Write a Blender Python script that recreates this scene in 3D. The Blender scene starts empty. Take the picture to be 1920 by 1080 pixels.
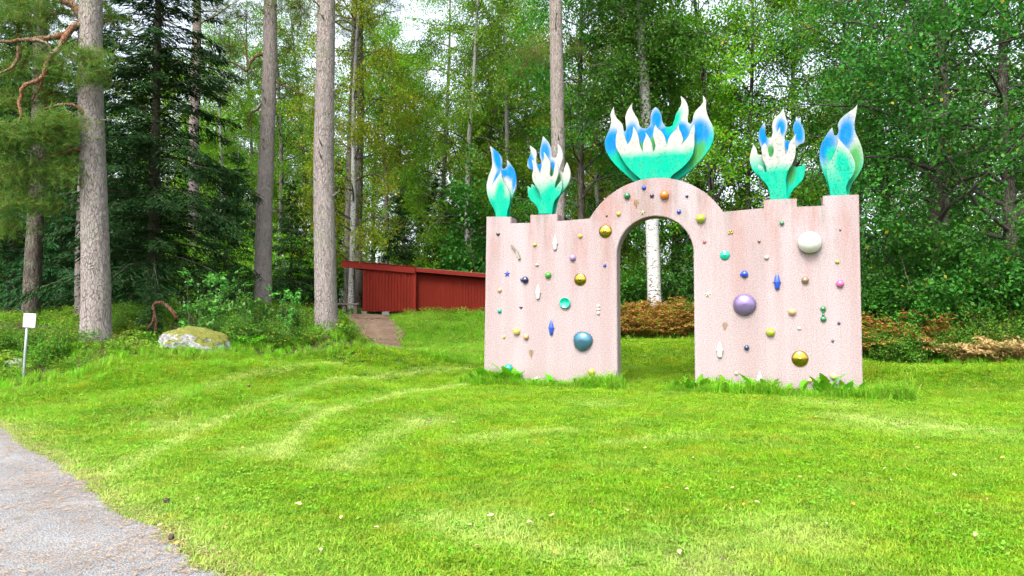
import bpy, bmesh, math, random
import numpy as np
from mathutils import Vector, Matrix, noise as mnoise

R = math.radians
sc = bpy.context.scene
COL = sc.collection

# ------------------------------------------------------------------ camera, sky, sun, exposure
F = 1280.0; CX = 960.0; HZ = 592.0; EYE = 1.35
PITCH = math.atan((HZ - 540) / F)
cam_d = bpy.data.cameras.new('camera'); cam = bpy.data.objects.new('camera', cam_d); COL.objects.link(cam)
cam_d.sensor_width = 36.0; cam_d.lens = 36.0 * F / 1920.0; cam_d.clip_start = 0.05; cam_d.clip_end = 3000
cam.location = (0, 0, EYE)
cam.rotation_euler = (R(90) + PITCH, 0, 0)
sc.camera = cam

SUN_EL, SUN_AZ = R(52), R(205)      # azimuth of the sun, clockwise from +Y (north)
world = bpy.data.worlds.new('World'); sc.world = world; world.use_nodes = True
wn = world.node_tree; wn.nodes.clear()
w_out = wn.nodes.new('ShaderNodeOutputWorld'); w_bg = wn.nodes.new('ShaderNodeBackground')
w_sky = wn.nodes.new('ShaderNodeTexSky'); w_hs = wn.nodes.new('ShaderNodeHueSaturation')
w_sky.sky_type = 'NISHITA'; w_sky.sun_disc = False
w_sky.sun_elevation = SUN_EL; w_sky.sun_rotation = SUN_AZ
w_sky.air_density = 1.0; w_sky.dust_density = 4.0; w_sky.ozone_density = 1.5
w_hs.inputs['Saturation'].default_value = 0.42
w_bg.inputs['Strength'].default_value = 0.15
wn.links.new(w_sky.outputs[0], w_hs.inputs['Color']); wn.links.new(w_hs.outputs[0], w_bg.inputs['Color'])
wn.links.new(w_bg.outputs[0], w_out.inputs['Surface'])

sun_d = bpy.data.lights.new('sun', 'SUN'); sun = bpy.data.objects.new('sun', sun_d); COL.objects.link(sun)
sun_d.energy = 1.5; sun_d.angle = R(20); sun_d.color = (1.0, 0.965, 0.91)
sdir = Vector((math.sin(SUN_AZ) * math.cos(SUN_EL), math.cos(SUN_AZ) * math.cos(SUN_EL), math.sin(SUN_EL)))
sun.rotation_euler = sdir.to_track_quat('Z', 'Y').to_euler()

sc.view_settings.view_transform = 'Standard'; sc.view_settings.look = 'None'
sc.view_settings.gamma = 1.0; sc.view_settings.use_curve_mapping = False
sc.view_settings.exposure = 2.0
sc.render.engine = 'CYCLES'
sc.cycles.max_bounces = 4; sc.cycles.diffuse_bounces = 2; sc.cycles.glossy_bounces = 2
sc.cycles.transmission_bounces = 2; sc.cycles.use_adaptive_sampling = True; sc.cycles.adaptive_threshold = .03; sc.cycles.transparent_max_bounces = 4
sc.cycles.use_denoising = True; sc.cycles.denoiser = 'OPENIMAGEDENOISE'; sc.cycles.denoising_prefilter = 'NONE'; sc.cycles.denoising_input_passes = 'RGB_ALBEDO_NORMAL'
sc.cycles.caustics_reflective = False; sc.cycles.caustics_refractive = False

# ------------------------------------------------------------------ helpers
def ray(u, v):
    yc = -(v - 540) / F; dy = math.cos(PITCH) - yc * math.sin(PITCH)
    return (u - CX) / F / dy, (math.sin(PITCH) + yc * math.cos(PITCH)) / dy
def P(u, v, d):
    rx, rz = ray(u, v); return Vector((rx * d, d, EYE + rz * d))

def tag(o, label=None, cat=None, group=None, kind=None):
    if label: o['label'] = label
    if cat: o['category'] = cat
    if group: o['group'] = group
    if kind: o['kind'] = kind
    return o

def empty(name, loc, rz=0.0, label=None, cat=None, group=None):
    o = bpy.data.objects.new(name, None); COL.objects.link(o)
    o.empty_display_size = 0.1
    o.location = loc; o.rotation_euler = (0, 0, rz)
    return tag(o, label, cat, group)

def link(name, me, mat=None, parent=None, coll=None):
    o = bpy.data.objects.new(name, me); (coll or COL).objects.link(o)
    if mat is not None and len(me.materials) == 0: me.materials.append(mat)
    if parent is not None: o.parent = parent
    return o

def np_mesh(name, verts, faces, smooth=False):
    """verts (N,3); faces (M,k) int array, k = 3 or 4, or a list of such arrays"""
    if not isinstance(faces, (list, tuple)): faces = [faces]
    faces = [np.asarray(f, dtype=np.int32) for f in faces if len(f)]
    me = bpy.data.meshes.new(name)
    verts = np.asarray(verts, dtype=np.float32)
    me.vertices.add(len(verts)); me.vertices.foreach_set('co', verts.ravel())
    loops = np.concatenate([f.ravel() for f in faces])
    tot = np.concatenate([np.full(len(f), f.shape[1], dtype=np.int32) for f in faces])
    start = np.concatenate([[0], np.cumsum(tot)[:-1]]).astype(np.int32)
    me.loops.add(len(loops)); me.loops.foreach_set('vertex_index', loops)
    me.polygons.add(len(tot)); me.polygons.foreach_set('loop_start', start)
    try: me.polygons.foreach_set('loop_total', tot)
    except Exception: pass
    me.update(calc_edges=True)
    if smooth: me.polygons.foreach_set('use_smooth', np.ones(len(tot), dtype=bool))
    return me

def bm_mesh(name, bm, smooth=False, bevel=0.0):
    if bevel:
        bmesh.ops.bevel(bm, geom=list(bm.edges), offset=bevel, segments=1, affect='EDGES', clamp_overlap=True)
    me = bpy.data.meshes.new(name); bm.to_mesh(me); bm.free()
    if smooth: me.polygons.foreach_set('use_smooth', np.ones(len(me.polygons), dtype=bool))
    return me

def box(bm, c, s, rz=0.0):
    m = Matrix.Translation(c) @ Matrix.Rotation(rz, 4, 'Z') @ Matrix.Diagonal((s[0], s[1], s[2], 1))
    return bmesh.ops.create_cube(bm, size=1.0, matrix=m)['verts']

class Geo:
    """collects tubes and quads in numpy"""
    def __init__(s): s.v = []; s.q = []; s.t = []; s.n = 0
    def add(s, v, q=None, t=None):
        v = np.asarray(v, dtype=np.float64).reshape(-1, 3)
        if q is not None and len(q): s.q.append(np.asarray(q, dtype=np.int32) + s.n)
        if t is not None and len(t): s.t.append(np.asarray(t, dtype=np.int32) + s.n)
        s.v.append(v); s.n += len(v)
    def tube(s, pts, rad, k=6, cap=True):
        pts = np.asarray(pts, dtype=np.float64); rad = np.asarray(rad, dtype=np.float64)
        n = len(pts)
        tan = np.gradient(pts, axis=0); tan /= (np.linalg.norm(tan, axis=1, keepdims=True) + 1e-9)
        ref = np.array([1.0, 0, 0]) if abs(tan[0][0]) < 0.8 else np.array([0, 1.0, 0])
        a = np.empty_like(pts)
        prev = ref
        for i in range(n):
            x = prev - tan[i] * np.dot(prev, tan[i]); x /= (np.linalg.norm(x) + 1e-9); a[i] = x; prev = x
        b = np.cross(tan, a)
        ang = np.arange(k) * 2 * math.pi / k
        ring = a[:, None, :] * np.cos(ang)[None, :, None] + b[:, None, :] * np.sin(ang)[None, :, None]
        if rad.ndim == 1: rr = rad[:, None, None]
        else: rr = rad[:, :, None]
        v = pts[:, None, :] + ring * rr
        i = np.arange(n - 1)[:, None] * k; j = np.arange(k)[None, :]; j2 = (j + 1) % k
        q = np.stack([i + j, i + j2, i + k + j2, i + k + j], axis=-1).reshape(-1, 4)
        v = v.reshape(-1, 3)
        t = None
        if cap:
            v = np.vstack([v, pts[-1] + tan[-1] * (rad.ravel()[-1] * 0.5)])
            t = np.array([[(n - 1) * k + jj, (n - 1) * k + (jj + 1) % k, n * k] for jj in range(k)])
        s.add(v, q, t)
    def mesh(s, name, smooth=True):
        f = []
        if s.q: f.append(np.vstack(s.q))
        if s.t: f.append(np.vstack(s.t))
        return np_mesh(name, np.vstack(s.v), f, smooth)

def unit(v): return v / (np.linalg.norm(v, axis=-1, keepdims=True) + 1e-9)

def leaf_quads(c, axis, nrm, L, W):
    """rhombic leaves: centre c, long axis, normal, length and width -> verts, quads"""
    axis = unit(axis); side = unit(np.cross(nrm, axis)); up = np.cross(axis, side)
    L = np.asarray(L)[:, None]; W = np.asarray(W)[:, None]
    v = np.stack([c - axis * L * .5, c + side * W * .5 - axis * L * .04 + up * W * .12,
                  c + axis * L * .5, c - side * W * .5 - axis * L * .04 + up * W * .12], axis=1)
    n = len(c)
    return v.reshape(-1, 3), np.arange(n * 4).reshape(n, 4)

# ------------------------------------------------------------------ node material helpers
class NM:
    def __init__(s, name):
        s.m = bpy.data.materials.new(name); s.m.use_nodes = True; s.nt = s.m.node_tree; s.nt.nodes.clear()
        s.out = s.n('ShaderNodeOutputMaterial'); s.b = s.n('ShaderNodeBsdfPrincipled')
        s.l(s.b.outputs[0], s.out.inputs['Surface'])
    def n(s, t, **kw):
        nd = s.nt.nodes.new(t)
        for k, v in kw.items(): setattr(nd, k, v)
        return nd
    def l(s, a, b): s.nt.links.new(a, b)
    def set(s, nd, **kw):
        for k, v in kw.items(): nd.inputs[k.replace('_', ' ')].default_value = v
    def coord(s, which='Object', scale=(1, 1, 1)):
        tc = s.n('ShaderNodeTexCoord'); mp = s.n('ShaderNodeMapping'); mp.inputs['Scale'].default_value = scale
        s.l(tc.outputs[which], mp.inputs['Vector']); return mp.outputs[0]
    def world(s, scale=(1, 1, 1)):
        g = s.n('ShaderNodeNewGeometry'); mp = s.n('ShaderNodeMapping'); mp.inputs['Scale'].default_value = scale
        s.l(g.outputs['Position'], mp.inputs['Vector']); return mp.outputs[0]
    def noise(s, vec, scale, detail=4, rough=.55):
        nd = s.n('ShaderNodeTexNoise'); s.set(nd, Scale=scale, Detail=detail, Roughness=rough)
        s.l(vec, nd.inputs['Vector']); return nd.outputs['Fac']
    def ramp(s, fac, stops, interp='LINEAR'):
        r = s.n('ShaderNodeValToRGB'); r.color_ramp.interpolation = interp
        els = r.color_ramp.elements
        while len(els) < len(stops): els.new(0.5)
        for e, (p, c) in zip(els, stops):
            e.position = p; e.color = c if len(c) == 4 else (*c, 1)
        s.l(fac, r.inputs[0]); return r.outputs[0]
    def mix(s, fac, a, b, mode='MIX'):
        m = s.n('ShaderNodeMix', data_type='RGBA', blend_type=mode)
        for sock, v in ((m.inputs[0], fac), (m.inputs[6], a), (m.inputs[7], b)):
            if hasattr(v, 'is_output'): s.l(v, sock)
            elif isinstance(v, (int, float)): sock.default_value = v
            else: sock.default_value = v if len(v) == 4 else (*v, 1)
        return m.outputs[2]
    def math(s, op, a, b=0.0, clamp=False):
        m = s.n('ShaderNodeMath', operation=op, use_clamp=clamp)
        for sock, v in ((m.inputs[0], a), (m.inputs[1], b)):
            if hasattr(v, 'is_output'): s.l(v, sock)
            else: sock.default_value = v
        return m.outputs[0]
    def maprange(s, v, a, b, c=0.0, d=1.0, smooth=False):
        m = s.n('ShaderNodeMapRange'); m.interpolation_type = 'SMOOTHSTEP' if smooth else 'LINEAR'
        s.l(v, m.inputs[0])
        for i, x in enumerate((a, b, c, d)): m.inputs[i + 1].default_value = x
        return m.outputs[0]
    def bump(s, h, strength=.5, dist=.02):
        b = s.n('ShaderNodeBump'); s.set(b, Strength=strength, Distance=dist)
        s.l(h, b.inputs['Height']); s.l(b.outputs[0], s.b.inputs['Normal'])
    def col(s, c):
        if hasattr(c, 'is_output'): s.l(c, s.b.inputs['Base Color'])
        else: s.b.inputs['Base Color'].default_value = (*c, 1)
    def rough(s, r):
        if hasattr(r, 'is_output'): s.l(r, s.b.inputs['Roughness'])
        else: s.b.inputs['Roughness'].default_value = r

def leaf_mat(name, c1, c2, c3=None, c3amt=.06, trans=.35, rough=.5, patch=.9, spec=.2, tint=None, tintcol=None, warm=None):
    """foliage: per leaf variation, slow patches in space, some light passing through"""
    k = NM(name)
    g = k.n('ShaderNodeNewGeometry')
    rnd = g.outputs['Random Per Island']
    base = k.mix(rnd, c1, c2)
    if c3 is not None:
        sel = k.maprange(rnd, 1 - c3amt - .005, 1 - c3amt)
        base = k.mix(sel, base, c3)
    pn = k.noise(k.world(), patch, 2)
    base = k.mix(k.maprange(pn, .35, .65), k.mix(1.0, base, (.72, .78, .72), 'MULTIPLY'), base)
    if warm:
        wf = k.maprange(k.noise(k.world(), 1.9, 5, .65), .50, .70, 0, .75); base = k.mix(wf, base, warm[0])
        df = k.maprange(k.noise(k.world((1, 1, .3)), 3.7, 4, .6), .54, .68, 0, .6); base = k.mix(df, base, warm[1])
    oi = k.n('ShaderNodeObjectInfo')
    hs = k.n('ShaderNodeHueSaturation')
    k.l(base, hs.inputs['Color']); k.l(k.maprange(oi.outputs['Random'], 0, 1, .8, 1.2), hs.inputs['Value'])
    k.l(k.maprange(oi.outputs['Random'], 0, 1, .485, .512), hs.inputs['Hue'])
    base = hs.outputs[0]
    if tint:
        at = k.n('ShaderNodeAttribute', attribute_type='INSTANCER', attribute_name=tint)
        base = k.mix(at.outputs['Fac'], base, tintcol)
    k.col(base); k.rough(rough); k.b.inputs['Specular IOR Level'].default_value = spec
    tr = k.n('ShaderNodeBsdfTranslucent'); mx = k.n('ShaderNodeMixShader'); mx.inputs[0].default_value = trans
    br = k.mix(1.0, base, (1.25, 1.3, .75), 'MULTIPLY')
    k.l(br, tr.inputs['Color']); k.l(k.b.outputs[0], mx.inputs[1]); k.l(tr.outputs[0], mx.inputs[2])
    k.l(mx.outputs[0], k.out.inputs['Surface'])
    return k.m

def plain(name, c, rough=.6, metal=0.0, var=.12, scale=30.0, spec=.5, bump=0.0):
    k = NM(name)
    nz = k.noise(k.coord(), scale, 4)
    a = tuple(x * (1 - var) for x in c); b = tuple(min(1, x * (1 + var)) for x in c)
    k.col(k.mix(nz, a, b)); k.rough(rough); k.b.inputs['Metallic'].default_value = metal
    k.b.inputs['Specular IOR Level'].default_value = spec
    if bump: k.bump(nz, bump, .01)
    return k.m

# ------------------------------------------------------------------ terrain
CTRL = []
def cp(u, v, d): p = P(u, v, d); CTRL.append((p.x, p.y, p.z))
for a in ((43, 717, 11), (30, 690, 12), (178, 634, 12.8), (365, 655, 13), (612, 608, 15.6), (493, 580, 20),
          (680, 590, 25), (780, 590, 25), (900, 590, 25.3), (735, 664, 16.8), (690, 656, 15.8), (720, 600, 23.5),
          (880, 656, 18.5), (840, 610, 22), (250, 738, 9.6), (120, 765, 9.2), (400, 682, 12), (550, 682, 13.2), (700, 690, 14),
          (600, 722, 11.4), (0, 792, 8.7), (0, 738, 10), (0, 645, 14), (60, 606, 16), (1230, 640, 19.5), (1100, 645, 19),
          (1230, 606, 22), (1450, 640, 19), (1750, 686, 14.5), (1900, 684, 13.4), (1760, 640, 17), (1900, 635, 16),
          (1620, 665, 16.5), (450, 640, 13.8), (300, 660, 12.4), (520, 645, 14.5), (330, 590, 16.5), (200, 590, 18)): cp(*a)
GL = np.array([-0.557, 13.7]); GR = np.array([5.845, 11.37])
for t in np.linspace(-.2, 1.2, 15):
    q = GL + (GR - GL) * t; CTRL += [(q[0], q[1], 0.0), (q[0] - .3, q[1] - .65, 0.0)]
for x in (-4, 0, 4, 8, 12): CTRL += [(x, 5, 0.0), (x, 8, .0)]
CTRL += [(1, 11, .02), (-2.5, 10.5, .06), (9, 10.5, .05), (-7, 5, 0), (-12, 6, 0), (0, 1, 0), (-6, 0, 0), (6, 0, 0), (0, -8, 0), (-14, 12, .6),
         (-20, 20, 1.2), (20, 16, .7), (16, 11, .3), (0, 32, 1.3), (-15, 30, 1.5), (15, 28, 1.2), (0, 50, 1.6), (30, 40, 1.5), (-30, 40, 1.6),
         (-40, 0, .3), (40, 0, .2), (0, 90, 2), (60, 90, 2), (-60, 90, 2)]
CT = np.array(CTRL)
def fnoise(x, y, s, seed=0):
    return (np.sin(x * s * 1.0 + seed) * np.cos(y * s * 1.3 + seed * 2.1) + .6 * np.sin(x * s * 2.3 + 1.7 + seed) * np.sin(y * s * 1.9 + .4)
            + .4 * np.sin((x + y) * s * 3.7 + seed * .7) * np.cos((x - y) * s * 3.1)) / 2.0
def H(x, y):
    x = np.asarray(x, dtype=np.float64); y = np.asarray(y, dtype=np.float64)
    sh = x.shape; x = x.ravel(); y = y.ravel(); out = np.empty_like(x)
    for i in range(0, len(x), 40000):
        dx = x[i:i + 40000, None] - CT[None, :, 0]; dy = y[i:i + 40000, None] - CT[None, :, 1]
        w = 1.0 / (dx * dx + dy * dy + .35) ** 2
        out[i:i + 40000] = (w * CT[None, :, 2]).sum(1) / w.sum(1)
    dB = np.interp(x / np.maximum(y, .1) * F + CX, *LB)
    bank = np.clip((y - dB) / 1.5 + .3, 0, 1)
    out += (.012 + .05 * bank) * fnoise(x, y, 1.1, .3) + (.004 + .02 * bank) * fnoise(x, y, 4.3, 1.1)
    return out.reshape(sh)
# edge of the mown lawn: picture column -> distance
LB = (np.array([-400, 0, 100, 250, 430, 560, 690, 735, 820, 905, 1100, 1230, 1300, 1500, 1620, 1750, 1920, 2400]),
      np.array([9.3, 10.2, 11.0, 11.8, 12.8, 13.8, 15.5, 16.6, 17.6, 18.6, 19.8, 20.3, 20.3, 18, 16, 14.8, 13.6, 12]))
def h1(x, y): return float(H(np.array([x]), np.array([y]))[0])
def G(u, v, d):
    """ground point below picture column u at distance d"""
    x = (u - CX) / F * d; return Vector((x, d, h1(x, d)))
def gpix(u, v):
    """ground point seen at a pixel"""
    d = 3.0
    while d < 40:
        rx, rz = ray(u, v)
        if EYE + rz * d < h1(rx * d, d): break
        d += .05
    return rx * d, d

def axis_coords(lo, hi, step, far):
    a = list(np.arange(lo, hi + 1e-6, step)); s = step
    b = [hi]; 
    while b[-1] < far: s *= 1.5; b.append(b[-1] + s)
    s = step; c = [lo]
    while c[-1] > -far: s *= 1.5; c.append(c[-1] - s)
    return np.array(sorted(set(c[1:])) + a + b[1:])
GX = axis_coords(-16, 16, .16, 900); GY = axis_coords(1, 28, .16, 900)
gx, gy = np.meshgrid(GX, GY); gz = H(gx, gy)
nx, ny = len(GX), len(GY)
ii = (np.arange(ny - 1)[:, None] * nx + np.arange(nx - 1)[None, :])
gf = np.stack([ii, ii + 1, ii + nx + 1, ii + nx], -1).reshape(-1, 4)
g_me = np_mesh('ground', np.stack([gx.ravel(), gy.ravel(), gz.ravel()], 1), gf, True)
dBg = np.interp(gx / np.maximum(gy, .1) * F + CX, *LB)
bank_a = np.where(gy > .5, np.clip((gy - dBg) / .8 + .5 + .4 * fnoise(gx, gy, 2.0), 0, 1), 0)
at = g_me.attributes.new('bank', 'FLOAT', 'POINT'); at.data.foreach_set('value', bank_a.ravel().astype(np.float32))

gs_ = (gx - GL[0]) * (GR - GL)[0] / 6.813 + (gy - GL[1]) * (GR - GL)[1] / 6.813; gb_ = -(gx - GL[0]) * (GR - GL)[1] / 6.813 + (gy - GL[1]) * (GR - GL)[0] / 6.813
bare_a = np.exp(-((gb_ + .9 + .1 * np.sin(gs_ * 3)) / .36) ** 2) * ((gs_ > -.4) & (gs_ < 7.2)) * np.clip(fnoise(gx, gy, 2.8, 5) * 2 + .8, 0, 1)
for (px_, py_, r_) in ((-2.9, 8.2, .2), (1.65, 4.1, .3), (1.0, 3.75, .3), (-.05, 4.4, .2), (4.2, 8.6, .5), (-4.2, 8.4, .3), (-1.0, 8.9, .25), (4.6, 10.2, .3)):
    bare_a = np.maximum(bare_a, .8 * np.exp(-((gx - px_) ** 2 + (gy - py_) ** 2) / (2 * r_ * r_)))
at = g_me.attributes.new('bare', 'FLOAT', 'POINT'); at.data.foreach_set('value', bare_a.ravel().astype(np.float32))
k = NM('ground_soil_and_moss')
wv = k.world()
n1 = k.noise(wv, 1.3, 5); n2 = k.noise(wv, 9, 5, .65); n3 = k.noise(wv, 60, 3, .7)
lawn = k.mix(k.maprange(n1, .35, .65), (.035, .075, .012), (.07, .12, .018))
lawn = k.mix(k.maprange(n2, .56, .70), lawn, (.11, .085, .05))
moss = k.mix(k.maprange(n2, .4, .62), (.055, .05, .025), (.10, .125, .02))
moss = k.mix(k.maprange(n1, .5, .62), moss, (.06, .045, .028))
ba = k.n('ShaderNodeAttribute', attribute_name='bank')
br_ = k.n('ShaderNodeAttribute', attribute_name='bare')
gc = k.mix(ba.outputs['Fac'], k.mix(br_.outputs['Fac'], lawn, (.21, .155, .10)), moss)
gc = k.mix(k.maprange(n3, .3, .75), k.mix(1.0, gc, (.6, .6, .6), 'MULTIPLY'), gc)
k.col(gc); k.rough(.95); k.b.inputs['Specular IOR Level'].default_value = .1
k.bump(n3, .6, .03)
ground = link('ground', g_me, k.m); tag(ground, kind='structure')

# gravel path, a sheet just above the ground
PE = [(3.2, -1.5), (1.5, .3), (.2, 1.9), (-.9, 2.95)]
for (u_, v_) in ((425, 1080), (335, 1030), (272, 985), (205, 935), (125, 884), (60, 842), (0, 806)):
    rx, rz = ray(u_, v_); PE.append((-EYE / rz * rx, -EYE / rz))
PE = np.array(PE + [(-7.3, 9.1), (-9.4, 10.2), (-13, 11.2), (-20, 12)])
def resample(pts, step):
    pts = np.asarray(pts, dtype=float); s = np.r_[0, np.cumsum(np.linalg.norm(np.diff(pts, axis=0), axis=1))]
    t = np.arange(0, s[-1], step); return np.stack([np.interp(t, s, pts[:, i]) for i in range(pts.shape[1])], 1)
pe = resample(PE, .07)
for _ in range(40): pe[1:-1] = (pe[:-2] + 2 * pe[1:-1] + pe[2:]) / 4
tn = unit(np.gradient(pe, axis=0)); nl = np.stack([-tn[:, 1], tn[:, 0]], 1)     # to the left of travel = away from lawn
rng = np.random.default_rng(3)
jit = np.convolve(rng.normal(0, 1, len(pe) + 8), np.ones(9) / 9, 'valid') * .10 + .03 * fnoise(pe[:, 0], pe[:, 1], 3.0)
WID = np.r_[0, .08, .2, .4, .7, 1.1, 1.6, 2.2, 2.8, 3.2]
edge = pe + nl * jit[:, None]
pv = edge[:, None, :] + nl[:, None, :] * WID[None, :, None]
PATH_EDGE = edge
def path_side(x, y):
    """signed distance to the gravel edge, positive on the lawn"""
    x = np.asarray(x); y = np.asarray(y); out = np.empty(x.shape)
    for i in range(0, len(x), 20000):
        dx = x[i:i + 20000, None] - edge[None, ::2, 0]; dy = y[i:i + 20000, None] - edge[None, ::2, 1]
        q = dx * dx + dy * dy; j = q.argmin(1); r = np.arange(len(j))
        out[i:i + 20000] = -np.sign(dx[r, j] * nl[::2][j, 0] + dy[r, j] * nl[::2][j, 1]) * np.sqrt(q[r, j])
    return out
pz = H(pv[..., 0], pv[..., 1]) + .014 - .012 * np.exp(-WID / .08)[None, :] + .006
m_, n_ = pv.shape[:2]
ii = (np.arange(m_ - 1)[:, None] * n_ + np.arange(n_ - 1)[None, :])
pf = np.stack([ii, ii + 1, ii + n_ + 1, ii + n_], -1).reshape(-1, 4)
k = NM('pale_packed_gravel')
wv = k.world(); a1 = k.noise(wv, 1.6, 5); a2 = k.noise(wv, 120, 3, .7); a3 = k.noise(wv, 14, 5, .7)
vo = k.n('ShaderNodeTexVoronoi'); vo.inputs['Scale'].default_value = 75; k.l(wv, vo.inputs['Vector'])
c = k.mix(k.maprange(a1, .35, .68), (.215, .218, .22), (.295, .30, .302))
c = k.mix(k.maprange(a3, .52, .72), c, (.20, .165, .135))
c = k.mix(k.maprange(a2, .35, .7), k.mix(1.0, c, (.62, .62, .64), 'MULTIPLY'), c)
c = k.mix(k.maprange(vo.outputs['Distance'], .25, .6, 0, .5), c, k.mix(1.0, c, (.5, .48, .46), 'MULTIPLY'))
k.col(c); k.rough(.9); k.b.inputs['Specular IOR Level'].default_value = .2; k.bump(vo.outputs['Distance'], .6, .012)
gp = link('gravel_path', np_mesh('gravel_path', np.concatenate([pv.reshape(-1, 2), pz.reshape(-1, 1)], 1), pf[:, ::-1], True), k.m)
tag(gp, kind='structure')

# trodden dirt path up to the shed
DC = [gp_ for gp_ in ((-5.2, 24.6, .75), (-4.9, 23.4, .95), (-4.45, 21.6, .9), (-3.9, 20.0, .75), (-3.4, 18.6, .5), (-3.05, 17.3, .42), (-2.9, 16.5, .22))]
dc = resample(np.array(DC), .12)
tn2 = unit(np.gradient(dc[:, :2], axis=0)); nl2 = np.stack([-tn2[:, 1], tn2[:, 0]], 1)
jl = np.convolve(rng.normal(0, 1, len(dc) + 4), np.ones(5) / 5, 'valid') * .3; jr = np.convolve(rng.normal(0, 1, len(dc) + 4), np.ones(5) / 5, 'valid') * .3
T = np.linspace(-1, 1, 11)
dw = np.where(T[None, :] < 0, T[None, :] * (dc[:, 2] + jl)[:, None], T[None, :] * (dc[:, 2] + jr)[:, None])
dv = dc[:, None, :2] + nl2[:, None, :] * dw[..., None]
dz = H(dv[..., 0], dv[..., 1]) + .03 - .03 * np.abs(T)[None, :] ** 4
m_, n_ = dv.shape[:2]
ii = (np.arange(m_ - 1)[:, None] * n_ + np.arange(n_ - 1)[None, :])
pf = np.stack([ii, ii + 1, ii + n_ + 1, ii + n_], -1).reshape(-1, 4)
k = NM('trodden_dirt')
wv = k.world(); a1 = k.noise(wv, 3, 5); a2 = k.noise(wv, 45, 4, .7)
c = k.mix(k.maprange(a1, .35, .65), (.135, .083, .050), (.22, .148, .095))
c = k.mix(k.maprange(a2, .4, .7), k.mix(1.0, c, (.6, .58, .55), 'MULTIPLY'), c)
k.col(c); k.rough(.95); k.bump(a2, .7, .02)
dp = link('dirt_path', np_mesh('dirt_path', np.concatenate([dv.reshape(-1, 2), dz.reshape(-1, 1)], 1), pf, True), k.m)
tag(dp, kind='structure')
if sum(p.normal.z for p in dp.data.polygons) < 0: dp.data.flip_normals()
if sum(p.normal.z for p in gp.data.polygons) < 0: gp.data.flip_normals()
def dirt_dist(x, y):
    dx = np.asarray(x)[:, None] - dc[None, :, 0]; dy = np.asarray(y)[:, None] - dc[None, :, 1]
    q = np.sqrt(dx * dx + dy * dy) - dc[None, :, 2]; return q.min(1)

# ------------------------------------------------------------------ the gate: pink wall, arch, flames, ornaments
GE = (GR - GL) / np.linalg.norm(GR - GL); GB = np.array([-GE[1], GE[0]])      # along the wall, towards its back
if GB[1] < 0: GB = -GB
GTH = .35
gate = empty('sculpture_gate', (GL[0], GL[1], 0), math.atan2(GE[1], GE[0]),
             'pink speckled concrete arch wall with turquoise flames and glazed ornaments on the lawn', 'gate')
def W(u, v, back=0.0):
    """picture point -> (along, height, distance) on the wall plane"""
    L = GL + GB * back; kx, kz = ray(u, v)
    s = (kx * L[1] - L[0]) / (GE[0] - kx * GE[1]); d = L[1] + s * GE[1]
    return s, EYE + kz * d, d

def extrude_outline(name, pts, y0, y1, bevel=.01):
    bm = bmesh.new()
    vs = [bm.verts.new((x, y0, z)) for x, z in pts]
    f = bm.faces.new(vs)
    r = bmesh.ops.extrude_face_region(bm, geom=[f])
    nv = [e for e in r['geom'] if isinstance(e, bmesh.types.BMVert)]
    bmesh.ops.translate(bm, verts=nv, vec=(0, y1 - y0, 0))
    bmesh.ops.recalc_face_normals(bm, faces=bm.faces)
    if bevel:
        rim = [e for e in bm.edges if len(e.link_faces) == 2 and any(len(ff.verts) > 4 for ff in e.link_faces)]
        bmesh.ops.bevel(bm, geom=rim, offset=bevel, segments=2, affect='EDGES', clamp_overlap=True)
    bmesh.ops.triangulate(bm, faces=[ff for ff in bm.faces if len(ff.verts) > 4])
    return bm_mesh(name, bm)

# wall outline (metres along, height)
ZM, ZW = 3.345, 3.205
sx = lambda u, v=480: W(u, v)[0]
c_s, c_z = (sx(1157, 600) + sx(1302, 600)) / 2, 0.0
r_in = (sx(1302, 600) - sx(1157, 600)) / 2
c_z = W(1232, 405)[1] - r_in
r_out = W(1232, 333)[1] - c_z
half = math.sqrt(max(.01, r_out ** 2 - (ZW - c_z) ** 2))
w2 = lambda u, v: W(u, v)[:2]
out = [(sx(907, 700), -.15), w2(912, 406), w2(958, 406.5), w2(958, 418.5), w2(994, 417.5), w2(994, 403), w2(1045, 401), w2(1045, 414.5)]
print('ARCH', c_s, c_z, r_in, r_out, half, 'left', c_s - half, sx(1108, 410), 'right', c_s + half, sx(1352, 393))
a0 = math.acos(-half / r_out); a1 = math.acos(half / r_out)
out += [(c_s + r_out * math.cos(a), c_z + r_out * math.sin(a)) for a in np.linspace(a0, a1, 41)]
out += [w2(1432, 390), w2(1432, 374.5), w2(1494, 372), w2(1494, 387.5), w2(1543, 385.5), w2(1543, 367), w2(1610.5, 364.5), (sx(1618, 738), -.15), (c_s + r_in, -.15)]
out += [(c_s + r_in * math.cos(a), c_z + r_in * math.sin(a)) for a in np.linspace(0, math.pi, 41)]
out += [(c_s - r_in, -.15)]

k = NM('pink_terrazzo_concrete')
oc = k.coord('Object'); st = k.coord('Object', (1, 1, .09)); st2 = k.coord('Object', (1, 1, .05))
sp = k.noise(oc, 48, 4, .8); sp2 = k.noise(oc, 30, 2, .6)
band = k.noise(st2, 2.1, 3, .5); streak = k.noise(k.coord('Object', (1, 1, .14)), 3.4, 5, .62); blot = k.noise(oc, 1.7, 4, .6)
sep = k.n('ShaderNodeSeparateXYZ'); k.l(k.coord('Object'), sep.inputs[0])
hi = k.maprange(sep.outputs['Z'], 1.2, 3.3, 0, 1)
c = k.mix(k.maprange(band, .32, .68), (0.250, 0.196, 0.197), (0.288, 0.248, 0.256))
red = k.math('MULTIPLY', k.maprange(streak, .47, .66), k.math('ADD', k.math('MULTIPLY', hi, .85), .12))
c = k.mix(k.math('MULTIPLY', red, .95), c, (0.241, 0.132, 0.115))
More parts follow.
